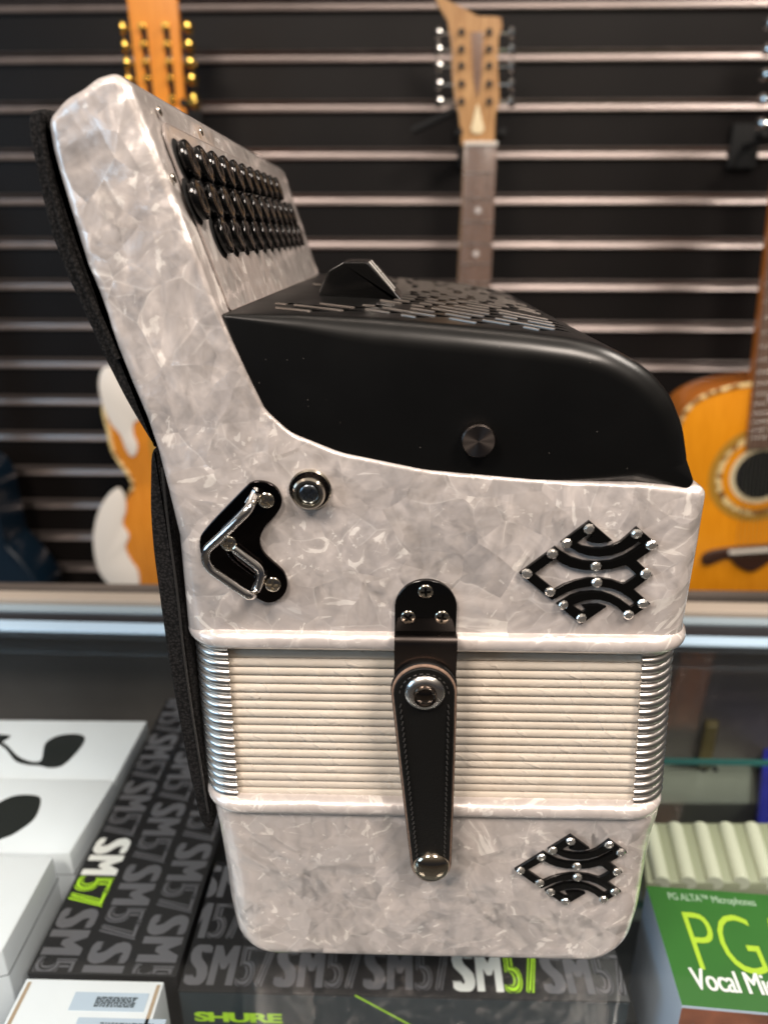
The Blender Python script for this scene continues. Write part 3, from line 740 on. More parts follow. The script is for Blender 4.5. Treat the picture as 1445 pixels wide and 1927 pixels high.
for s_ in (-1, 1):
    z_ = c1.z-.004
    while z_ > c2.z+.004:
        t_ = (c1.z-z_)/(c1.z-c2.z); x_ = c1.x+(c2.x-c1.x)*t_+s_*((r1+(r2-r1)*t_)-.0028); y_ = YS-.00025+.0045*t_*t_
        sti.append(tube([(x_-.00025*s_, y_+.0002, z_), (x_, y_-.0001, z_-.0008), (x_+.00025*s_, y_+.0002, z_-.0016)], .00028, 6)); z_ -= .0026
for k_ in range(12):
    a = math.pi*(k_+.5)/12; q_ = r1-.0028
    p0 = [(c1.x+q_*math.cos(a+o_), YS-.0001-(.0002 if o_ == 0 else 0), c1.z+q_*math.sin(a+o_)) for o_ in (-.06, 0, .06)]; sti.append(tube(p0, .00028, 6))
obj('stitching', merge(*sti), M['thread'], st)
sc1 = XZ([(799.5, 1307)], YS-.001)[0]
sn = obj('snap_socket', lathe([(.0074, .0), (.0074, .0004), (.0071, .0009), (.0060, .0017), (.0048, .0021), (.0043, .0020)], (sc1[0], YS+.0001, sc1[1]), (0, -1, 0), 40), M['steel'], st, smooth=60)
obj('snap_button', lathe([(.0042, .0016), (.0042, .0030), (.0039, .0034), (.0034, .0032), (.0030, .0029), (.0020, .0033), (.0008, .0035)], (sc1[0], YS, sc1[1]), (0, -1, 0), 36), simple('dark_snap_metal', (.16, .13, .11), .08, 1.0), sn, smooth=50)
sc2 = XZ([(811.5, 1630)], YS+.004)[0]; yb = YS+.0045
obj('snap_cap', lathe([(.0074, .0003), (.0075, .0009)]+[(.0074*math.cos(R(a)), .0010+.0034*math.sin(R(a))) for a in (8, 18, 30, 42, 54, 66, 76, 84, 89)], (sc2[0], yb, sc2[1]), (0, -1, 0), 48), simple('warm_snap_metal', (.52, .45, .36), .09, 1.0), st, smooth=60)
obj('snap_base', lathe([(.0070, 0), (.0070, abs(yb)-.001), (.0066, abs(yb)-.0005)], (sc2[0], 0.0, sc2[1]-.0035), (0, -1, 0), 40), M['leather'], st, smooth=40)

# --- shoulder strap and back strap at the left
up_px = [(60, 214), (57, 240), (62, 275), (72, 320), (82, 370), (100, 440), (128, 515), (160, 585), (196, 665), (236, 745), (268, 800), (291, 836), (304, 842), (299, 800), (275, 740), (248, 690), (226, 640), (214, 590), (199, 548), (175, 494), (149, 420), (127, 350), (111, 290), (102, 245), (102, 218), (92, 206), (75, 206)]
us = obj('hand_strap', prism(catmull(XZ(up_px, .006), True, 3), .004, .078, .002, None, 5), M['textile'], acc, smooth=60)
pip = [P(a, b, .003) for a, b in [(80, 212), (78, 240), (83, 280), (93, 330), (106, 380), (124, 445), (150, 515), (184, 590), (222, 675)]]
obj('piping', tube(catmull([tuple(p) for p in pip], False, 4), .0011, 8), M['textile'], us)
lo_px = [(288, 852), (286, 900), (286, 960), (291, 1030), (300, 1100), (311, 1180), (323, 1260), (337, 1340), (352, 1420), (368, 1495), (382, 1545), (400, 1556), (404, 1530), (398, 1480), (385, 1400), (375, 1310), (366, 1230), (356, 1180), (340, 1080), (326, 980), (312, 900), (299, 845)]
ls = obj('back_strap', prism(catmull(XZ(lo_px, .012), True, 3), .010, .085, .0012, None, 4), M['textile'], acc, smooth=60)
obj('strap_seam', tube(catmull([tuple(P(a, b, .0094)) for a, b in [(305, 880), (318, 1000), (333, 1110), (345, 1220), (360, 1330), (376, 1430), (392, 1530)]], False, 4), .0005, 6), M['thread'], ls)
bk = obj('strap_stud', lathe([(.004, 0), (.004, .003), (.003, .004)], tuple(P(100, 300, .012)), (-1, 0, .3), 20), M['steel'], acc)
obj('back_plate', prism(dens(catmull(XZ([(100, 270), (112, 330), (133, 400), (165, 490), (200, 580), (208, 580), (173, 490), (141, 400), (120, 330), (108, 270)], .02), True, 3)), .016, L-.01, .0004), M['plate_black'], acc)

# =================================================================== BOXES IN THE COUNTER
M['print_black'] = simple('black_carton', (.012, .011, .012), .35, bump=.05, bscale=300)
M['print_grey'] = simple('grey_print', (.125, .12, .13), .4)
M['print_white'] = simple('white_print', (.82, .80, .76), .45)
M['print_lime'] = simple('lime_print', (.45, .78, .03), .45)
M['carton_white'] = simple('white_carton', (.84, .85, .87), .45, var=.03, vscale=20)
M['print_green'] = simple('green_carton', (.035, .15, .022), .35, var=.12, vscale=14)
M['print_dkblue'] = simple('slate_carton', (.022, .034, .042), .3)
M['wood'] = simple('wood_photo_print', (.32, .10, .05), .4, var=.4, vscale=60)
M['black_ink'] = simple('black_ink', (.02, .022, .02), .4)
M['kraft'] = simple('kraft_board', (.42, .30, .20), .8)
M['label_blue'] = simple('pale_label', (.50, .58, .68), .5)

BT = -.066   # top of the boxes on the upper shelf
def bold(ch, size, xs, reps=3, step=.022, off=.0):
    base_ = text(ch, size, 0, off, xs, space=.95); L_ = []
    for k_ in range(reps): L_.append(tf(base_, Matrix.Translation(((k_-(reps-1)/2)*step*size, 0, .00001*k_))))
    return merge(*L_)
def row57(n_, w_, h_, z, y_, x_, rot, hi=None):
    """one printed row of the repeating word: w_ = length of one word, h_ = letter height"""
    out = {'g': [], 'k': [], 'w': [], 'l': []}; size = h_/.70
    T = lambda dx, dz: Matrix.Translation((x_, y_, z+dz)) @ Matrix.Rotation(rot, 4, 'Z') @ Matrix.Translation((dx, 0, 0))
    def fit(ch, wd_, reps, step, off=0.0):
        v_, f_ = bold(ch, size, 1.0, reps, step, off); a_ = min(v.x for v in v_); b_ = max(v.x for v in v_); return [Vector(((v.x-a_)*wd_/(b_-a_), v.y, v.z)) for v in v_], f_
    for i in range(n_):
        ink = ('w', 'l') if hi == i else ('g', 'g'); x = i*w_
        out[ink[0]].append(tf(fit('S', w_*.25, 5, .045), T(x, .00012))); out[ink[0]].append(tf(fit('M', w_*.29, 5, .03), T(x+w_*.265, .00012)))
        for ch, dx, wd_ in (('5', .575, .20), ('7', .785, .19)):
            out[ink[1]].append(tf(fit(ch, w_*wd_, 5, .045), T(x+w_*dx, .00012)))
            out['k'].append(tf(fit(ch, w_*(wd_-.03), 3, .03), T(x+w_*(dx+.015), .00028)))
            out[ink[1]].append(tf(fit(ch, w_*(wd_-.05), 1, .0, -.018), T(x+w_*(dx+.025), .0004)))
    return out
def printed(parent, rows_):
    nm = {'g': 'print_grey', 'k': 'print_black', 'w': 'print_white', 'l': 'print_lime'}
    for k_ in 'gkwl':
        L_ = [m_ for r_ in rows_ for m_ in r_[k_]]
        if L_: obj('lettering', merge(*L_), M[nm[k_]], parent, smooth=0)
def cliptop(vf, xa, xb, ya, yb):   # cut the print cleanly at the edges of the lid
    me_ = bpy.data.meshes.new('c'); me_.from_pydata([tuple(v) for v in vf[0]], [], vf[1]); b = bmesh.new(); b.from_mesh(me_)
    for co, no in (((xa, 0, 0), (-1, 0, 0)), ((xb, 0, 0), (1, 0, 0)), ((0, ya, 0), (0, -1, 0)), ((0, yb, 0), (0, 1, 0))):
        bmesh.ops.bisect_plane(b, geom=b.verts[:]+b.edges[:]+b.faces[:], plane_co=co, plane_no=no, clear_outer=True)
    b.verts.index_update(); r_ = ([v.co.copy() for v in b.verts], [[v.index for v in f_.verts] for f_ in b.faces]); b.free(); bpy.data.meshes.remove(me_); return r_
def quadbox(pts, z1, h, r=0.0006):
    """upright carton from four top corners (x, y)"""
    V, Fc = prism(fillet([(*p, r*1.05) for p in pts], 2), -z1, -z1+h, r, None, 2)
    return [Vector((v[0], v[2], -v[1])) for v in V], Fc

# microphone carton running away from the camera (left)
q = [PZ(50, 1832, BT), PZ(333, 1836, BT), PZ(398, 1560, BT)]
xl, xr, yn = q[0].x, q[1].x, q[0].y; yf = PZ(300, 1315, BT).y
b1 = thing('microphone_box', 'black box with rows of grey lettering running away along the left of the accordion', 'box', ((xl+xr)/2, (yn+yf)/2, SH))
obj('carton', quadbox([(xl, yn), (xr, yn), (xr, yf), (xl, yf)], BT, BT-SH), M['print_black'], b1)
rw = []; nrow = 3; wd = (xr-xl); pw = .0535
for i in range(nrow):
    rw.append(row57(7, pw, wd/nrow*.84, BT, .1305+3*pw-(0, .021, .003)[i], xl+wd*(i+.08)/nrow, R(-90), hi=(3 if i == 0 else None)))
for r_ in rw:
    for k_ in r_: r_[k_] = [cliptop(m_, xl+.0005, xr-.0005, yn+.001, yf-.001) for m_ in r_[k_]]
printed(b1, rw)
# microphone carton lying across, under the accordion
q0, q1 = PZ(335, 1862, BT), PZ(1188, 1890, BT); yn2 = (q0.y+q1.y)/2; x0, x1 = q0.x, q1.x; yf2 = yn2+.085
b2 = thing('microphone_box', 'black microphone box lying across below the accordion with green logo on its front side', 'box', ((x0+x1)/2, (yn2+yf2)/2, SH))
obj('carton', quadbox([(x0, yn2), (x1, yn2), (x1, yf2), (x0, yf2)], BT, BT-SH), M['print_black'], b2)
obj('side_panel', box(x0+.001, x1-.001, yn2-.0004, yn2-.0001, SH+.001, BT-.001), M['print_dkblue'], b2, smooth=0)
rw = []; pw = .0485
for i in range(3):
    rw.append(row57(6, pw, .0235, BT, yn2+.0035+i*.0272, x0+.0015-(0, .022, .008)[i], 0, hi=(3 if i == 0 else None)))
for r_ in rw:
    for k_ in r_: r_[k_] = [cliptop(m_, x0+.0005, x1-.0005, yn2+.001, yf2-.001) for m_ in r_[k_]]
printed(b2, rw)
lp0 = P(368, 1921, yn2); tx = text('SHURE', .0098, 0, .045, 1.5, space=.92)
ww = max(v.x for v in tx[0]); tw = (P(532, 1921, yn2).x-lp0.x); tx = ([Vector((v.x*tw/ww, v.y, v.z)) for v in tx[0]], tx[1])
obj('logo', tf(stand(tx, yn2-.0006), Matrix.Translation((lp0.x, 0, P(368, 1921, yn2).z+.0006))), M['print_lime'], b2, smooth=0)
ga, gb = P(668, 1872, yn2), P(770, 1927, yn2)
gn = (gb-ga).normalized(); gp = Vector((-gn.z, 0, gn.x))*.0006; gb = ga+gn*.07
obj('stripe', ([ga+gp+Vector((0, -.0006, 0)), gb+gp+Vector((0, -.0006, 0)), gb-gp+Vector((0, -.0006, 0)), ga-gp+Vector((0, -.0006, 0))], [[0, 1, 2, 3]]), M['print_lime'], b2, smooth=0)

# white carton with a stuck-on label, in front left, nearer the glass
BT3 = -.052
q0, q1 = PZ(50, 1842, BT3), PZ(310, 1845, BT3); x0, x1, yf3 = q0.x, q1.x, q0.y
b3 = thing('small_white_box', 'small white box with a pale blue printed sticker in front of the microphone boxes', 'box', ((x0+x1)/2, yf3-.04, SH))
obj('carton', quadbox([(x0, yf3-.085), (x1+.001, yf3-.085), (x1, yf3), (x0, yf3)], BT3, BT3-SH), M['carton_white'], b3)
for xx in (x0+.0028, x1-.0022): obj('flap_edge', box(xx-.0009, xx+.0009, yf3-.083, yf3-.002, BT3, BT3+.0003), M['kraft'], b3, smooth=0)
def labelat(pxa, pya, pxb, pyb, parent, lines, sz_):
    a, b_ = PZ(pxa, pya, BT3), PZ(pxb, pyb, BT3); xa, xb = min(a.x, b_.x), max(a.x, b_.x); ya, yb_ = b_.y, a.y
    lo_ = obj('sticker', box(xa, xb, ya, yb_, BT3+.0001, BT3+.0003), M['label_blue'], parent, smooth=0)
    T_ = []
    for i in range(lines):
        # fine print: rows of tiny bars, too small to read in the photo
        x_ = xa+.012
        while x_ < xb-.006:
            l_ = random.uniform(.0008, .003); y__ = yb_-.003-i*(yb_-ya-.004)/lines; T_.append(([(x_, y__, BT3+.00045), (x_+l_, y__, BT3+.00045), (x_+l_, y__+.0007, BT3+.00045), (x_, y__+.0007, BT3+.00045)], [[0, 1, 2, 3]])); x_ += l_+.0005
    obj('fine_print', merge(*T_), M['print_dkblue'], lo_, smooth=0)
labelat(143, 1868, 270, 1906, b3, 6, .002); labelat(148, 1916, 292, 1990, b3, 9, .002)

# white headset cartons on the left
BT4 = -.060
def whitebox(pts_px, ztop, label, pics, h=None):
    pts = [PZ(a, b, ztop) for a, b in pts_px]
    c_ = sum(pts, Vector((0, 0, 0)))/len(pts)
    b_ = thing('white_box', label, 'box', (c_.x, c_.y, SH), 'white boxes on the left of the shelf')
    o_ = [(p.x, p.y) for p in pts]
    if area2(o_) < 0: o_.reverse()
    obj('carton', quadbox(o_, ztop, (ztop-SH) if h is None else h, .0012), M['carton_white'], b_)
    cc_ = c_; lid = [(c_.x+(a-c_.x)*1.0, c_.y+(b-c_.y)*1.0) for a, b in o_]
    obj('lid_seam', quadbox([(c_.x+(a-c_.x)*1.002+(.0003 if a > c_.x else -.0003), c_.y+(b-c_.y)*1.002) for a, b in o_], ztop-.018, .0006, .0001), simple('carton_gap', (.12, .12, .13), .8), b_)
    for pc_ in pics:
        s__ = catmull([(PZ(a, b, ztop).x, PZ(a, b, ztop).y) for a, b in pc_], True, 4)
        v_ = [(a, b, ztop+.0002) for a, b in s__]; n__ = len(v_)
        obj('printed_picture', (v_, [list(range(n__))]), M['black_ink'], b_, smooth=0)
    return b_
whitebox([(-330, 1352), (277, 1357), (217, 1468), (-420, 1462)], BT4, 'farthest white box printed with a black headset microphone picture', [
    [(85, 1400), (110, 1385), (145, 1382), (160, 1390), (150, 1410), (120, 1440), (95, 1446), (75, 1442), (50, 1440), (28, 1432), (12, 1412), (-4, 1400), (-4, 1394), (14, 1404), (34, 1424), (60, 1434), (78, 1430)],
    [(-60, 1385), (16, 1384), (10, 1394), (-2, 1400), (-30, 1420), (-60, 1420)]])
BT5 = -.056
whitebox([(-420, 1458), (216, 1468), (131, 1606), (-420, 1600)], BT5, 'middle white box with a black oval picture, second from the back', [
    [(0, 1510), (30, 1498), (62, 1497), (77, 1506), (66, 1540), (35, 1565), (8, 1578), (-40, 1590), (-60, 1550)]])
BT6 = -.050
whitebox([(-420, 1598), (100, 1612), (4, 1790), (-420, 1900)], BT6, 'nearest plain white box at the left edge of the shelf', [])

# green microphone carton on the right
BT7 = -.050
a, b_, c_, d_ = PZ(1216, 1668, BT7), PZ(1283, 1893, BT7), PZ(1560, 1902, BT7), PZ(1560, 1668, BT7)
b7 = thing('green_microphone_box', 'green and white vocal microphone box at the right under the glass', 'box', ((a.x+c_.x)/2, (a.y+b_.y)/2, SH))
uvec = Vector((a.x-b_.x, a.y-b_.y, 0)); rvec = Vector((uvec.y, -uvec.x, 0)).normalized()*.16
g = [(b_.x, b_.y), (b_.x+rvec.x, b_.y+rvec.y), (a.x+rvec.x, a.y+rvec.y), (a.x, a.y)]
obj('carton', quadbox(g, BT7, BT7-SH, .0005), simple('pale_blue_carton', (.52, .58, .68), .4), b7)
ins = .0006; gt = [(p[0], p[1], BT7+.0002) for p in g]
obj('lid_print', (gt, [[0, 1, 2, 3]]), M['print_green'], b7, smooth=0)
fr = [(g[0][0], g[0][1]), (g[1][0], g[1][1])]; nn = -Vector((uvec.x, uvec.y, 0)).normalized()*.0004
obj('wood_print', ([(fr[0][0]+nn.x, fr[0][1]+nn.y, BT7-.0012), (fr[1][0]+nn.x, fr[1][1]+nn.y, BT7-.0012), (fr[1][0]+nn.x, fr[1][1]+nn.y, SH+.001), (fr[0][0]+nn.x, fr[0][1]+nn.y, SH+.001)], [[0, 1, 2, 3]]), M['wood'], b7, smooth=0)
rot7 = math.atan2(rvec.y, rvec.x)
def flat(s, px, py, size, m, off=0.0, xs=1.0, name='lettering', space=1.0):
    p = PZ(px, py, BT7+.0004); obj(name, tf(bold(s, size, xs, 4 if off > .01 else (2 if off > 0 else 1), .012, min(off, 0)), Matrix.Translation(p) @ Matrix.Rotation(rot7, 4, 'Z')), m, b7, smooth=0)
flat('PG ALTA™ Microphones', 1258, 1693, .0068, simple('silver_print', (.42, .55, .40), .4), .01, .72, space=1.05)
flat('PGA', 1309, 1826, .0520, M['print_lime2'] if 'print_lime2' in M else simple('yellow_green_print', (.42, .60, .03), .45), -.012, .64, space=.95)
flat('Vocal Microphone', 1308, 1862, .0168, M['print_white'], .014, .66)

# further things inside the case on the right
def cased(name, label, px4, ztop, h, m_, cat='box'):
    pts = [PZ(a_, b_, ztop) for a_, b_ in px4]; c_ = sum(pts, Vector((0, 0, 0)))/4; o_ = [(p.x, p.y) for p in pts]
    if area2(o_) < 0: o_.reverse()
    b_ = thing(name, label, cat, (c_.x, c_.y, ztop-h)); obj('carton', quadbox(o_, ztop, h, .002), m_, b_); return b_
beige = cased('beige_box', 'beige box with two small dark marks seen through the glass right of the bellows', [(1170, 1428), (1420, 1428), (1424, 1512), (1160, 1512)], -.21, .16, simple('beige_plastic', (.66, .62, .46), .5, var=.1, vscale=20))
for px_ in (1322, 1345):
    p = PZ(px_, 1448, -.21); obj('mark', box(p.x-.0028, p.x+.0028, p.y-.004, p.y+.004, -.2099, -.2096), M['black_ink'], beige, smooth=0)
cased('dark_green_box', 'dark green box at the back right inside the counter', [(1235, 1262), (1375, 1262), (1365, 1362), (1225, 1362)], -.17, .2, simple('dark_green_carton', (.04, .24, .08), .4, var=.5, vscale=15))
cased('amber_bottle_box', 'narrow amber box between the dark green and navy boxes', [(1340, 1235), (1362, 1235), (1352, 1368), (1326, 1368)], -.155, .2, simple('amber_carton', (.085, .065, .02), .4, var=.3, vscale=15))
cased('navy_box', 'navy blue box with pale scuffs at the back right inside the counter', [(1390, 1232), (1620, 1232), (1640, 1352), (1378, 1352)], -.165, .2, simple('navy_carton', (.07, .09, .15), .4, var=.7, vscale=18))
cased('blue_case', 'bright blue case at the right edge inside the counter', [(1438, 1400), (1560, 1400), (1570, 1560), (1424, 1560)], -.19, .1, simple('blue_plastic', (.015, .018, .26), .4))
reflection = cased('striped_reflection', 'striped glass reflection built as cream ribs behind the green microphone box', [(1205, 1548), (1480, 1548), (1500, 1662), (1215, 1662)], -.115, .02, simple('reflection_cream_dim', (.34, .35, .23), .5))  # ribs and cream tones stand in for stripes reflected in the glass
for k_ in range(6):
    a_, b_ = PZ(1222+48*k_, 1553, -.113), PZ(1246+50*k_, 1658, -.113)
    obj('reflection_rib', tube([a_-Vector((0, 0, .0025)), b_-Vector((0, 0, .0025))], .0058, 14), simple('reflection_cream_bright', (.66, .66, .50), .4), reflection)
tl_ = PZ(1240, 1418, -.20)
obj('shelf', box(.12, .9, .16, tl_.y, -.206, -.2005), M['glass'], case, smooth=0)
obj('shelf_edge', box(.12, .9, tl_.y+.0003, tl_.y+.002, -.206, -.2005), M['glass_edge'], case, smooth=0)
cased('slate_mat', 'slate green mat on the floor of the counter at the right', [(1100, 1195), (1700, 1215), (1800, 1700), (1000, 1700)], -.34, .01, simple('green_mat', (.09, .19, .12), .6, var=.5, vscale=12), 'mat')

# =================================================================== GUITARS
def woodmat(name, c1_, c2_, sc_=18, rough=.25):
    n = N(name); n.set(Roughness=rough, Coat_Weight=.5, Coat_Roughness=.1); o_ = n.obj((14, 14, 1.2))
    t_ = n.new('ShaderNodeTexNoise'); t_.inputs['Scale'].default_value = sc_; t_.inputs['Detail'].default_value = 4; n.l(o_, t_.inputs['Vector'])
    n.l(n.ramp(t_.outputs[0], [(.3, c1_), (.7, c2_)]), n.p.inputs['Base Color']); return n.m
M['gold'] = simple('gold', (.85, .55, .12), .22, 1.0)
M['rose'] = woodmat('rosewood', (.15, .09, .065), (.25, .16, .12))
M['string'] = simple('string', (.5, .45, .4), .3, 1.0)
M['inlay'] = simple('pearl_inlay', (.75, .70, .68), .3)
M['cream'] = simple('cream_binding', (.72, .60, .38), .4)
M['ivory'] = simple('ivory_pickguard', (.82, .76, .68), .3)
def braid(name, a_, b_):
    n = N(name); n.set(Roughness=.4); o_ = n.obj(); w_ = n.new('ShaderNodeTexVoronoi'); w_.inputs['Scale'].default_value = 110; n.l(o_, w_.inputs['Vector'])
    s__ = n.new('ShaderNodeSeparateColor'); n.l(w_.outputs['Color'], s__.inputs[0]); n.l(n.ramp(s__.outputs[0], [(.4, a_), (.5, b_)]), n.p.inputs['Base Color']); return n.m
M['braid'] = braid('dotted_binding', (.22, .10, .03), (.80, .62, .30))

GY = WALL_Y-.145     # front face of the hanging instruments
def body_outline(cx, zt_, zb, wu, ww_, wl, cut=False):
    H_ = zt_-zb
    prof = [(0, 0.0), (.42, .008), (.80, .045), (1.0, .12), (1.08, .22), (1.04, .32), (.86, .43), (.74, .52), (.72, .58), (.80, .67), (1.02, .76), (1.16, .83)]
    # (fraction of upper half width, fraction down); hand shaped
    half = [(0.0, 0.0), (.5*wu, .012), (.85*wu, .06), (wu, .16), (.985*wu, .26), (.80*wu+.2*ww_, .35), (ww_, .46), (ww_*1.02, .51), (.55*ww_+.45*wl, .60), (.93*wl, .70), (wl, .80), (.90*wl, .90), (.60*wl, .975), (0.0, 1.0)]
    r_ = [(cx+a, zt_-b*H_) for a, b in half]; l_ = [(cx-a, zt_-b*H_) for a, b in half[1:-1]]
    return catmull(r_+l_[::-1], True, 6)
def guitar(label, cx, zt_, zb, wu, ww_, wl, neck, head, top_m, side_m, hole=None, tuner_m=None, guards=False, group='guitars hanging on the slatted wall', bridge=None, bindm=None, head_slots=False, horn=False, nstr=10, face_m=None, cutaway=None):
    base = Vector((cx, GY+.05, zb)); g_ = thing('guitar', label, 'guitar', base, group)
    out = body_outline(cx, zt_, zb, wu, ww_, wl)
    obj('body_side', prism(out, GY+.002, GY+.092, .003), side_m, g_)
    inner = [(cx+(x-cx)*.985, (zt_+zb)/2+(z-(zt_+zb)/2)*.985) for x, z in out]
    sb = obj('soundboard', prism(inner, GY, GY+.004, .0008, None, 2), top_m, g_)
    m_ = len(out); pth_ = [(x, GY+.001, z) for x, z in inner]
    obj('binding', tube(pth_[::2], .0042, 6, True), bindm or M['braid'], g_)
    nw, nz0, nz1, nw1 = neck
    # neck: (half width at nut, z at body end of the fingerboard, nut z, half width at body)
    V_ = [(cx-nw1, nz0), (cx+nw1, nz0), (cx+nw, nz1), (cx-nw, nz1)]
    nk = obj('neck', prism(V_, GY-.004, GY+.018, .002, .008, 3), head[-1], g_)
    fb = obj('fingerboard', prism([(cx-nw1*.97, nz0), (cx+nw1*.97, nz0), (cx+nw*.97, nz1), (cx-nw*.97, nz1)], GY-.010, GY-.0045, .0008, None, 2), M['rose'], g_)
    sl = nz1-(zb+(zt_-zb)*.27); fr_ = []; inl = []
    for i in range(1, 20):
        z_ = nz1-sl*(1-2**(-i/12))
        if z_ < nz0+.003: break
        w_ = nw+(nw1-nw)*(nz1-z_)/(nz1-nz0); fr_.append(tube([(cx-w_*.97, GY-.0105, z_), (cx+w_*.97, GY-.0105, z_)], .0011, 6))
        if i in (3, 5, 7, 9, 12, 15):
            zm = nz1-sl*(1-2**(-(i-.5)/12)); inl.append(lathe([(.005, 0), (.0045, .0006)], (cx, GY-.010, zm), (0, -1, 0), 12))
    for q_ in fr_: obj('fret', q_, M['steel'], fb)
    for q_ in inl: obj('inlay', q_, M['inlay'], fb)
    obj('nut', box(cx-nw, cx+nw, GY-.013, GY-.004, nz1, nz1+.005), M['ivory'], nk, smooth=0)
    zbr = zb+(zt_-zb)*.27; S_ = []
    for i in range(nstr):
        u = -1+2*i/(nstr-1); S_.append(tube([(cx+u*nw*.82, GY-.0135, nz1+.004), (cx+u*nw1*1.05, GY-.012, zbr)], .0005, 5))
    for q_ in S_: obj('string', q_, M['string'], g_)
    if hole:
        hz, hr = hole
        ro = lathe([(hr*2.0, 0), (hr*2.0, .0006)], (cx, GY-.0001, hz), (0, -1, 0), 40); rr1 = obj('rosette', ro, simple('rosette_wood', (.42, .22, .03), .4), sb)
        obj('rosette_ring', lathe([(hr*1.72, 0), (hr*1.72, .0012)], (cx, GY-.0002, hz), (0, -1, 0), 40), M['braid'], sb)
        obj('rosette_field', lathe([(hr*1.5, 0), (hr*1.5, .0018)], (cx, GY-.0003, hz), (0, -1, 0), 40), top_m, sb)
        obj('rosette_ring', lathe([(hr*1.2, 0), (hr*1.2, .0022)], (cx, GY-.0004, hz), (0, -1, 0), 40), M['cream'], sb)
        obj('sound_hole', lathe([(hr, 0), (hr, .0028)], (cx, GY-.0005, hz), (0, -1, 0), 40), M['hole'], sb)
    if bridge:
        bz_, bw = bridge
        ms = [(0, -.042), (.03, -.026), (bw*.55, -.010), (bw, -.022), (bw*1.12, -.010), (bw*1.02, .004), (bw*.7, .010), (0, .012)]
        o_ = [(cx+a, bz_+b) for a, b in ms]+[(cx-a, bz_+b) for a, b in ms[-2:0:-1]]
        br = obj('bridge', prism(catmull(o_, True, 3), GY-.008, GY-.0001, .002, .0001, 3), simple('dark_bridge', (.05, .022, .015), .35), sb)
        obj('saddle', box(cx-bw*.55, cx+bw*.55, GY-.012, GY-.0085, bz_+.001, bz_+.008), M['ivory'], br, smooth=0)
    ho, hz1, hm = head
    hd = obj('headstock', from_head(ho, GY+.0), hm, g_, smooth=30)
    return g_, sb, hd
def from_head(splines, Y):
    return stand(from_curve('h', splines, .014, .001), Y+.012)
def tuners(hd, pts, m_, out, r_=.0055):
    """pts = (x, z, side): post on the face, button beyond the edge"""
    for x, z, s__ in pts:
        t_ = obj('tuner', merge(tube([(x, GY-.003, z), (x, GY-.013, z)], .0032, 10), lathe([(.005, 0), (.005, .0015)], (x, GY-.0025, z), (0, -1, 0), 14)), m_, hd)
        obj('tuner_button', merge(tube([(x+s__*.012, GY+.006, z), (x+s__*out, GY+.006, z)], .0018, 8), lathe([(r_*.5, 0), (r_, .002), (r_*1.05, .006), (r_*.6, .009)], (x+s__*out, GY+.006, z), (s__, -.3, 0), 14)), m_, t_)
def GP(px, py, Y=None): p = P(px, py, GY if Y is None else Y); return (p.x, p.z)

# left: golden twelve-course guitar with slotted head and white pickguards
M['orange_top'] = woodmat('orange_spruce', (.66, .22, .018), (.78, .29, .03)); M['orange_side'] = woodmat('orange_side', (.34, .09, .012), (.45, .13, .02))
cxA = GP(352, 930)[0]; zt_ = GP(300, 682)[1]; zb = GP(300, 1128)[1]; cA = cxA
wl = cxA-GP(176, 1010)[0]; wu = cxA-GP(192, 760)[0]; ww_ = cxA-GP(240, 868)[0]
hA = GP(296, 215); hwA = (GP(342, 100)[0]-GP(254, 100)[0])/2; hx = cxA
hx = GP(296, 100)[0]
nutz = GP(296, 215)[1]; headtop = GP(296, -35)[1]
cx_ = hx; dxA = 0
# the instrument hangs straight: use the head centre for the axis
cxA = hx
wl = cxA-GP(176, 1010)[0]; wu = cxA-GP(192, 760)[0]; ww_ = cxA-GP(240, 868)[0]
so = [[(cxA-hwA*.98, nutz), (cxA+hwA*.98, nutz), (cxA+hwA*1.05, headtop), (cxA-hwA*1.05, headtop)]]
for s__ in (-1, 1):
    xa, xb = cxA+s__*hwA*.34, cxA+s__*hwA*.62; z0_, z1_ = nutz+.02, headtop-.055
    q_ = [(xa, z0_), (xb, z0_), (xb, z1_), (xa, z1_)]; so.append(q_)
gA, sbA, hdA = guitar('orange guitar with slotted headstock and gold tuners behind the accordion keyboard', cxA, zt_, zb, wu, ww_, wl, (.027, zt_-.10, nutz, .031), (so, 0, M['orange_top']), M['orange_top'], M['orange_side'], hole=(zt_-.155, .043), bridge=(zb+.10, .075))
zA = [GP(250, y_)[1] for y_ in (50, 84, 117, 148, 185)]
tuners(hdA, [(cxA+s__*hwA*.5, z, s__) for z in zA for s__ in (-1, 1)]+[(cxA+hwA*.5, GP(300, 192)[1]+.0, 1)], M['gold'], .028, .0095)
# white scalloped pickguards on its left half
def guard(pts): 
    o_ = catmull([GP(a, b, GY-.002) for a, b in pts], True, 5); obj('pickguard', prism(o_, GY-.0035, GY-.0008, .0006, None, 2), M['ivory'], sbA)
def Z4(l): return [(a/2, 640+b/2) for a, b in l]
guard(Z4([(385, 110), (372, 165), (385, 235), (415, 310), (452, 355), (472, 405), (492, 436), (510, 430), (518, 395), (502, 350), (505, 310), (535, 290), (530, 230), (480, 140), (420, 100)]))
guard(Z4([(445, 555), (400, 592), (366, 660), (352, 750), (366, 850), (402, 910), (450, 945), (505, 958), (524, 930), (520, 870), (494, 830), (472, 780), (486, 735), (462, 690), (474, 640), (470, 590)]))

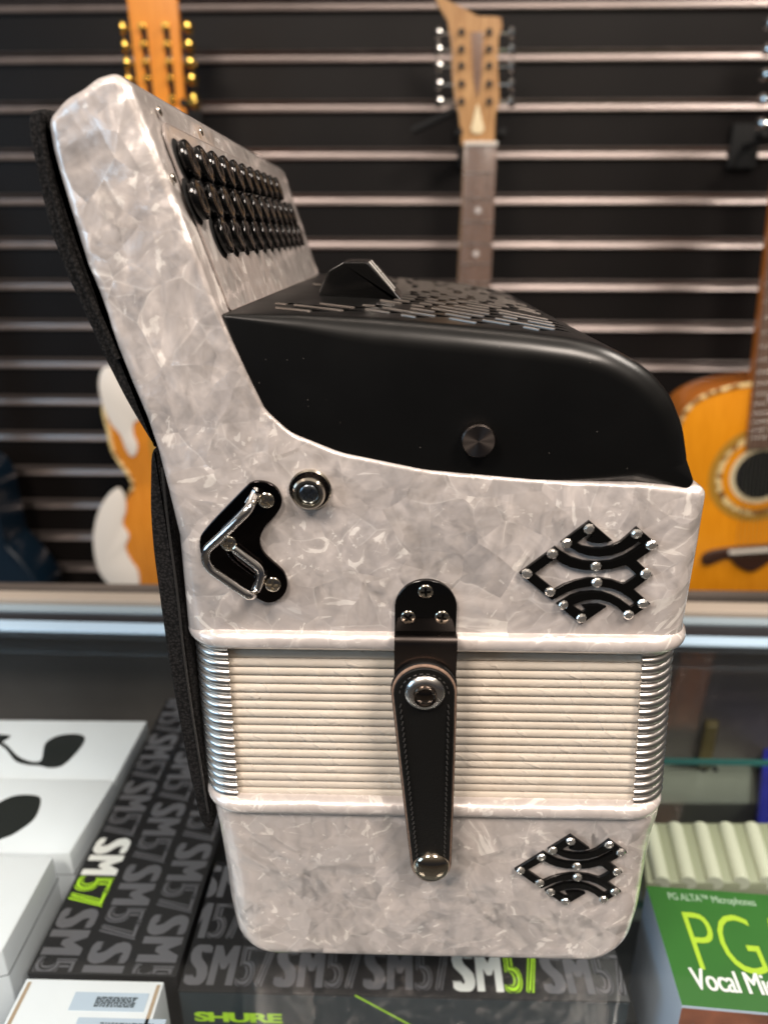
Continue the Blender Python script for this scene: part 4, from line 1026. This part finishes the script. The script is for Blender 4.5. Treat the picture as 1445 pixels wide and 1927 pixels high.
# middle: natural headstock with horn, chrome tuners
M['nat_head'] = woodmat('walnut_and_maple', (.30, .15, .06), (.52, .31, .14)); M['nat_top'] = woodmat('natural_cedar', (.45, .2, .06), (.58, .30, .10))
cxB = GP(898, 400)[0]; nutB = GP(898, 274)[1]; ztB = GP(898, 700)[1]; zbB = ztB-.47
hp = [(868, 274), (863, 215), (856, 190), (850, 140), (850, 90), (842, 40), (822, 5), (818, -14), (842, 0), (870, 14), (900, 30), (925, 30), (943, 32), (945, 50), (938, 70), (936, 120), (940, 180), (938, 200), (932, 215), (930, 274)]
soB = [[GP(a, b) for a, b in hp]]
gB, sbB, hdB = guitar('guitar with horned natural wood headstock and chrome tuners rising behind the grille', cxB, ztB, zbB, .145, .13, .19, (.0255, ztB-.10, nutB, .030), (soB, 0, M['nat_head']), M['nat_top'], M['rose'], hole=(ztB-.155, .043), bridge=(zbB+.11, .075))
tB = []
for y_, in ((60,), (92,), (123,), (157,), (190,)):
    tB += [(*GP(868, y_), -1), (*GP(920, y_), 1)]
tuners(hdB, tB, M['chrome'], .031, .0085)
inb = [GP(a, b) for a, b in [(886, 60), (908, 60), (905, 150), (898, 185), (891, 150)]]
obj('centre_stripe', prism(inb, GY-.0035, GY-.0022, .0003), M['rose'], hdB)
obj('rod_cover', prism(catmull([GP(a, b) for a, b in [(898, 196), (906, 225), (910, 245), (898, 252), (886, 245), (890, 225)]], True, 4), GY-.005, GY-.0022, .0006), M['cream'], hdB)
tx = text('PRESA', .012, 0, .02, 1.1, 'CENTER'); p_ = GP(898, 48)
def hanger(x, z, label):
    h_ = thing('wall_hanger', label, 'hanger', (x, WALL_Y, z), 'wall hangers of the guitars')
    obj('arm', tube([(x, WALL_Y, z), (x, GY+.022, z)], .006, 10), M['hole'], h_)
    obj('yoke', tube(smoothpath([(x-.034, GY-.006, z+.004), (x-.034, GY+.022, z), (x+.034, GY+.022, z), (x+.034, GY-.006, z+.004)], .008), .0055, 10), M['felt'], h_)
    obj('plate', bbox_(x-.025, x+.025, WALL_Y-.008, WALL_Y, z-.035, z+.035, .002), M['hole'], h_)
hanger(cxA, nutz+.012, 'black hanger holding the orange guitar with gold tuners')
hanger(cxB, nutB+.016, 'black hanger holding the guitar with the horned headstock')
q1_, q2_ = P(775, 246, GY+.03), P(858, 206, GY+.02)
obj('lock_lever', tube([q1_, q2_], .006, 10), M['hole'], [o for o in sc.objects if o.name.startswith('wall_hanger')][-1])

# right: golden guitar, body cut by the picture edge
M['gold_top'] = woodmat('golden_spruce', (.74, .26, .008), (.84, .32, .014)); M['gold_side'] = woodmat('mahogany_side', (.42, .12, .015), (.5, .17, .03))
cxC = GP(1430, 890)[0]; ztC = GP(1380, 714)[1]; zbC = GP(1380, 1150)[1]
wlC = (cxC-GP(1228, 1050)[0]); wuC = cxC-GP(1272, 830)[0]; wwC = cxC-GP(1275, 900)[0]
nutC = ztC+.37
soC = [[(cxC-.031, nutC), (cxC+.031, nutC), (cxC+.037, nutC+.2), (cxC-.037, nutC+.2)]]
gC, sbC, hdC = guitar('golden yellow guitar with round rosette and dark moustache bridge at the right edge', cxC, ztC, zbC, .155, .140, .19, (.026, ztC-.12, nutC, .033), (soC, 0, M['gold_side']), M['gold_top'], M['gold_side'], hole=(GP(1440, 892)[1], .046), bridge=(GP(1440, 1036)[1], .085))
TC = R(-5.0)
zC = [nutC+.035+.033*i for i in range(5)]
tuners(hdC, [(cxC-.02, z, -1) for z in zC]+[(cxC+.02, z, 1) for z in zC], M['chrome'], .030, .0085)
gC.rotation_euler.y = TC; gC.location.x += math.sin(-TC)*(GP(1440, 892)[1]-zbC)
hanger(cxC-.065, nutC+.010, 'black hanger holding the golden guitar at the right edge')

# far left: dark blue guitar body, only its edge in view
cxD = GP(-105, 950)[0]; ztD = GP(0, 862)[1]; zbD = GP(0, 1125)[1]
M['blue_top'] = simple('dark_blue_lacquer', (.003, .012, .024), .3, Coat_Weight=.5)
gD, sbD, hdD = guitar('dark blue guitar body at the far left edge of the wall', cxD, ztD, zbD-.06, .10, .10, .155, (.024, ztD-.08, ztD+.3, .028), ([[(cxD-.03, ztD+.3), (cxD+.03, ztD+.3), (cxD+.036, ztD+.48), (cxD-.036, ztD+.48)]], 0, M['plate_black']), M['blue_top'], M['blue_top'], bindm=M['blue_top'])
hanger(cxD, ztD+.312, 'black hanger holding the dark blue guitar')

sc.render.engine = 'CYCLES'
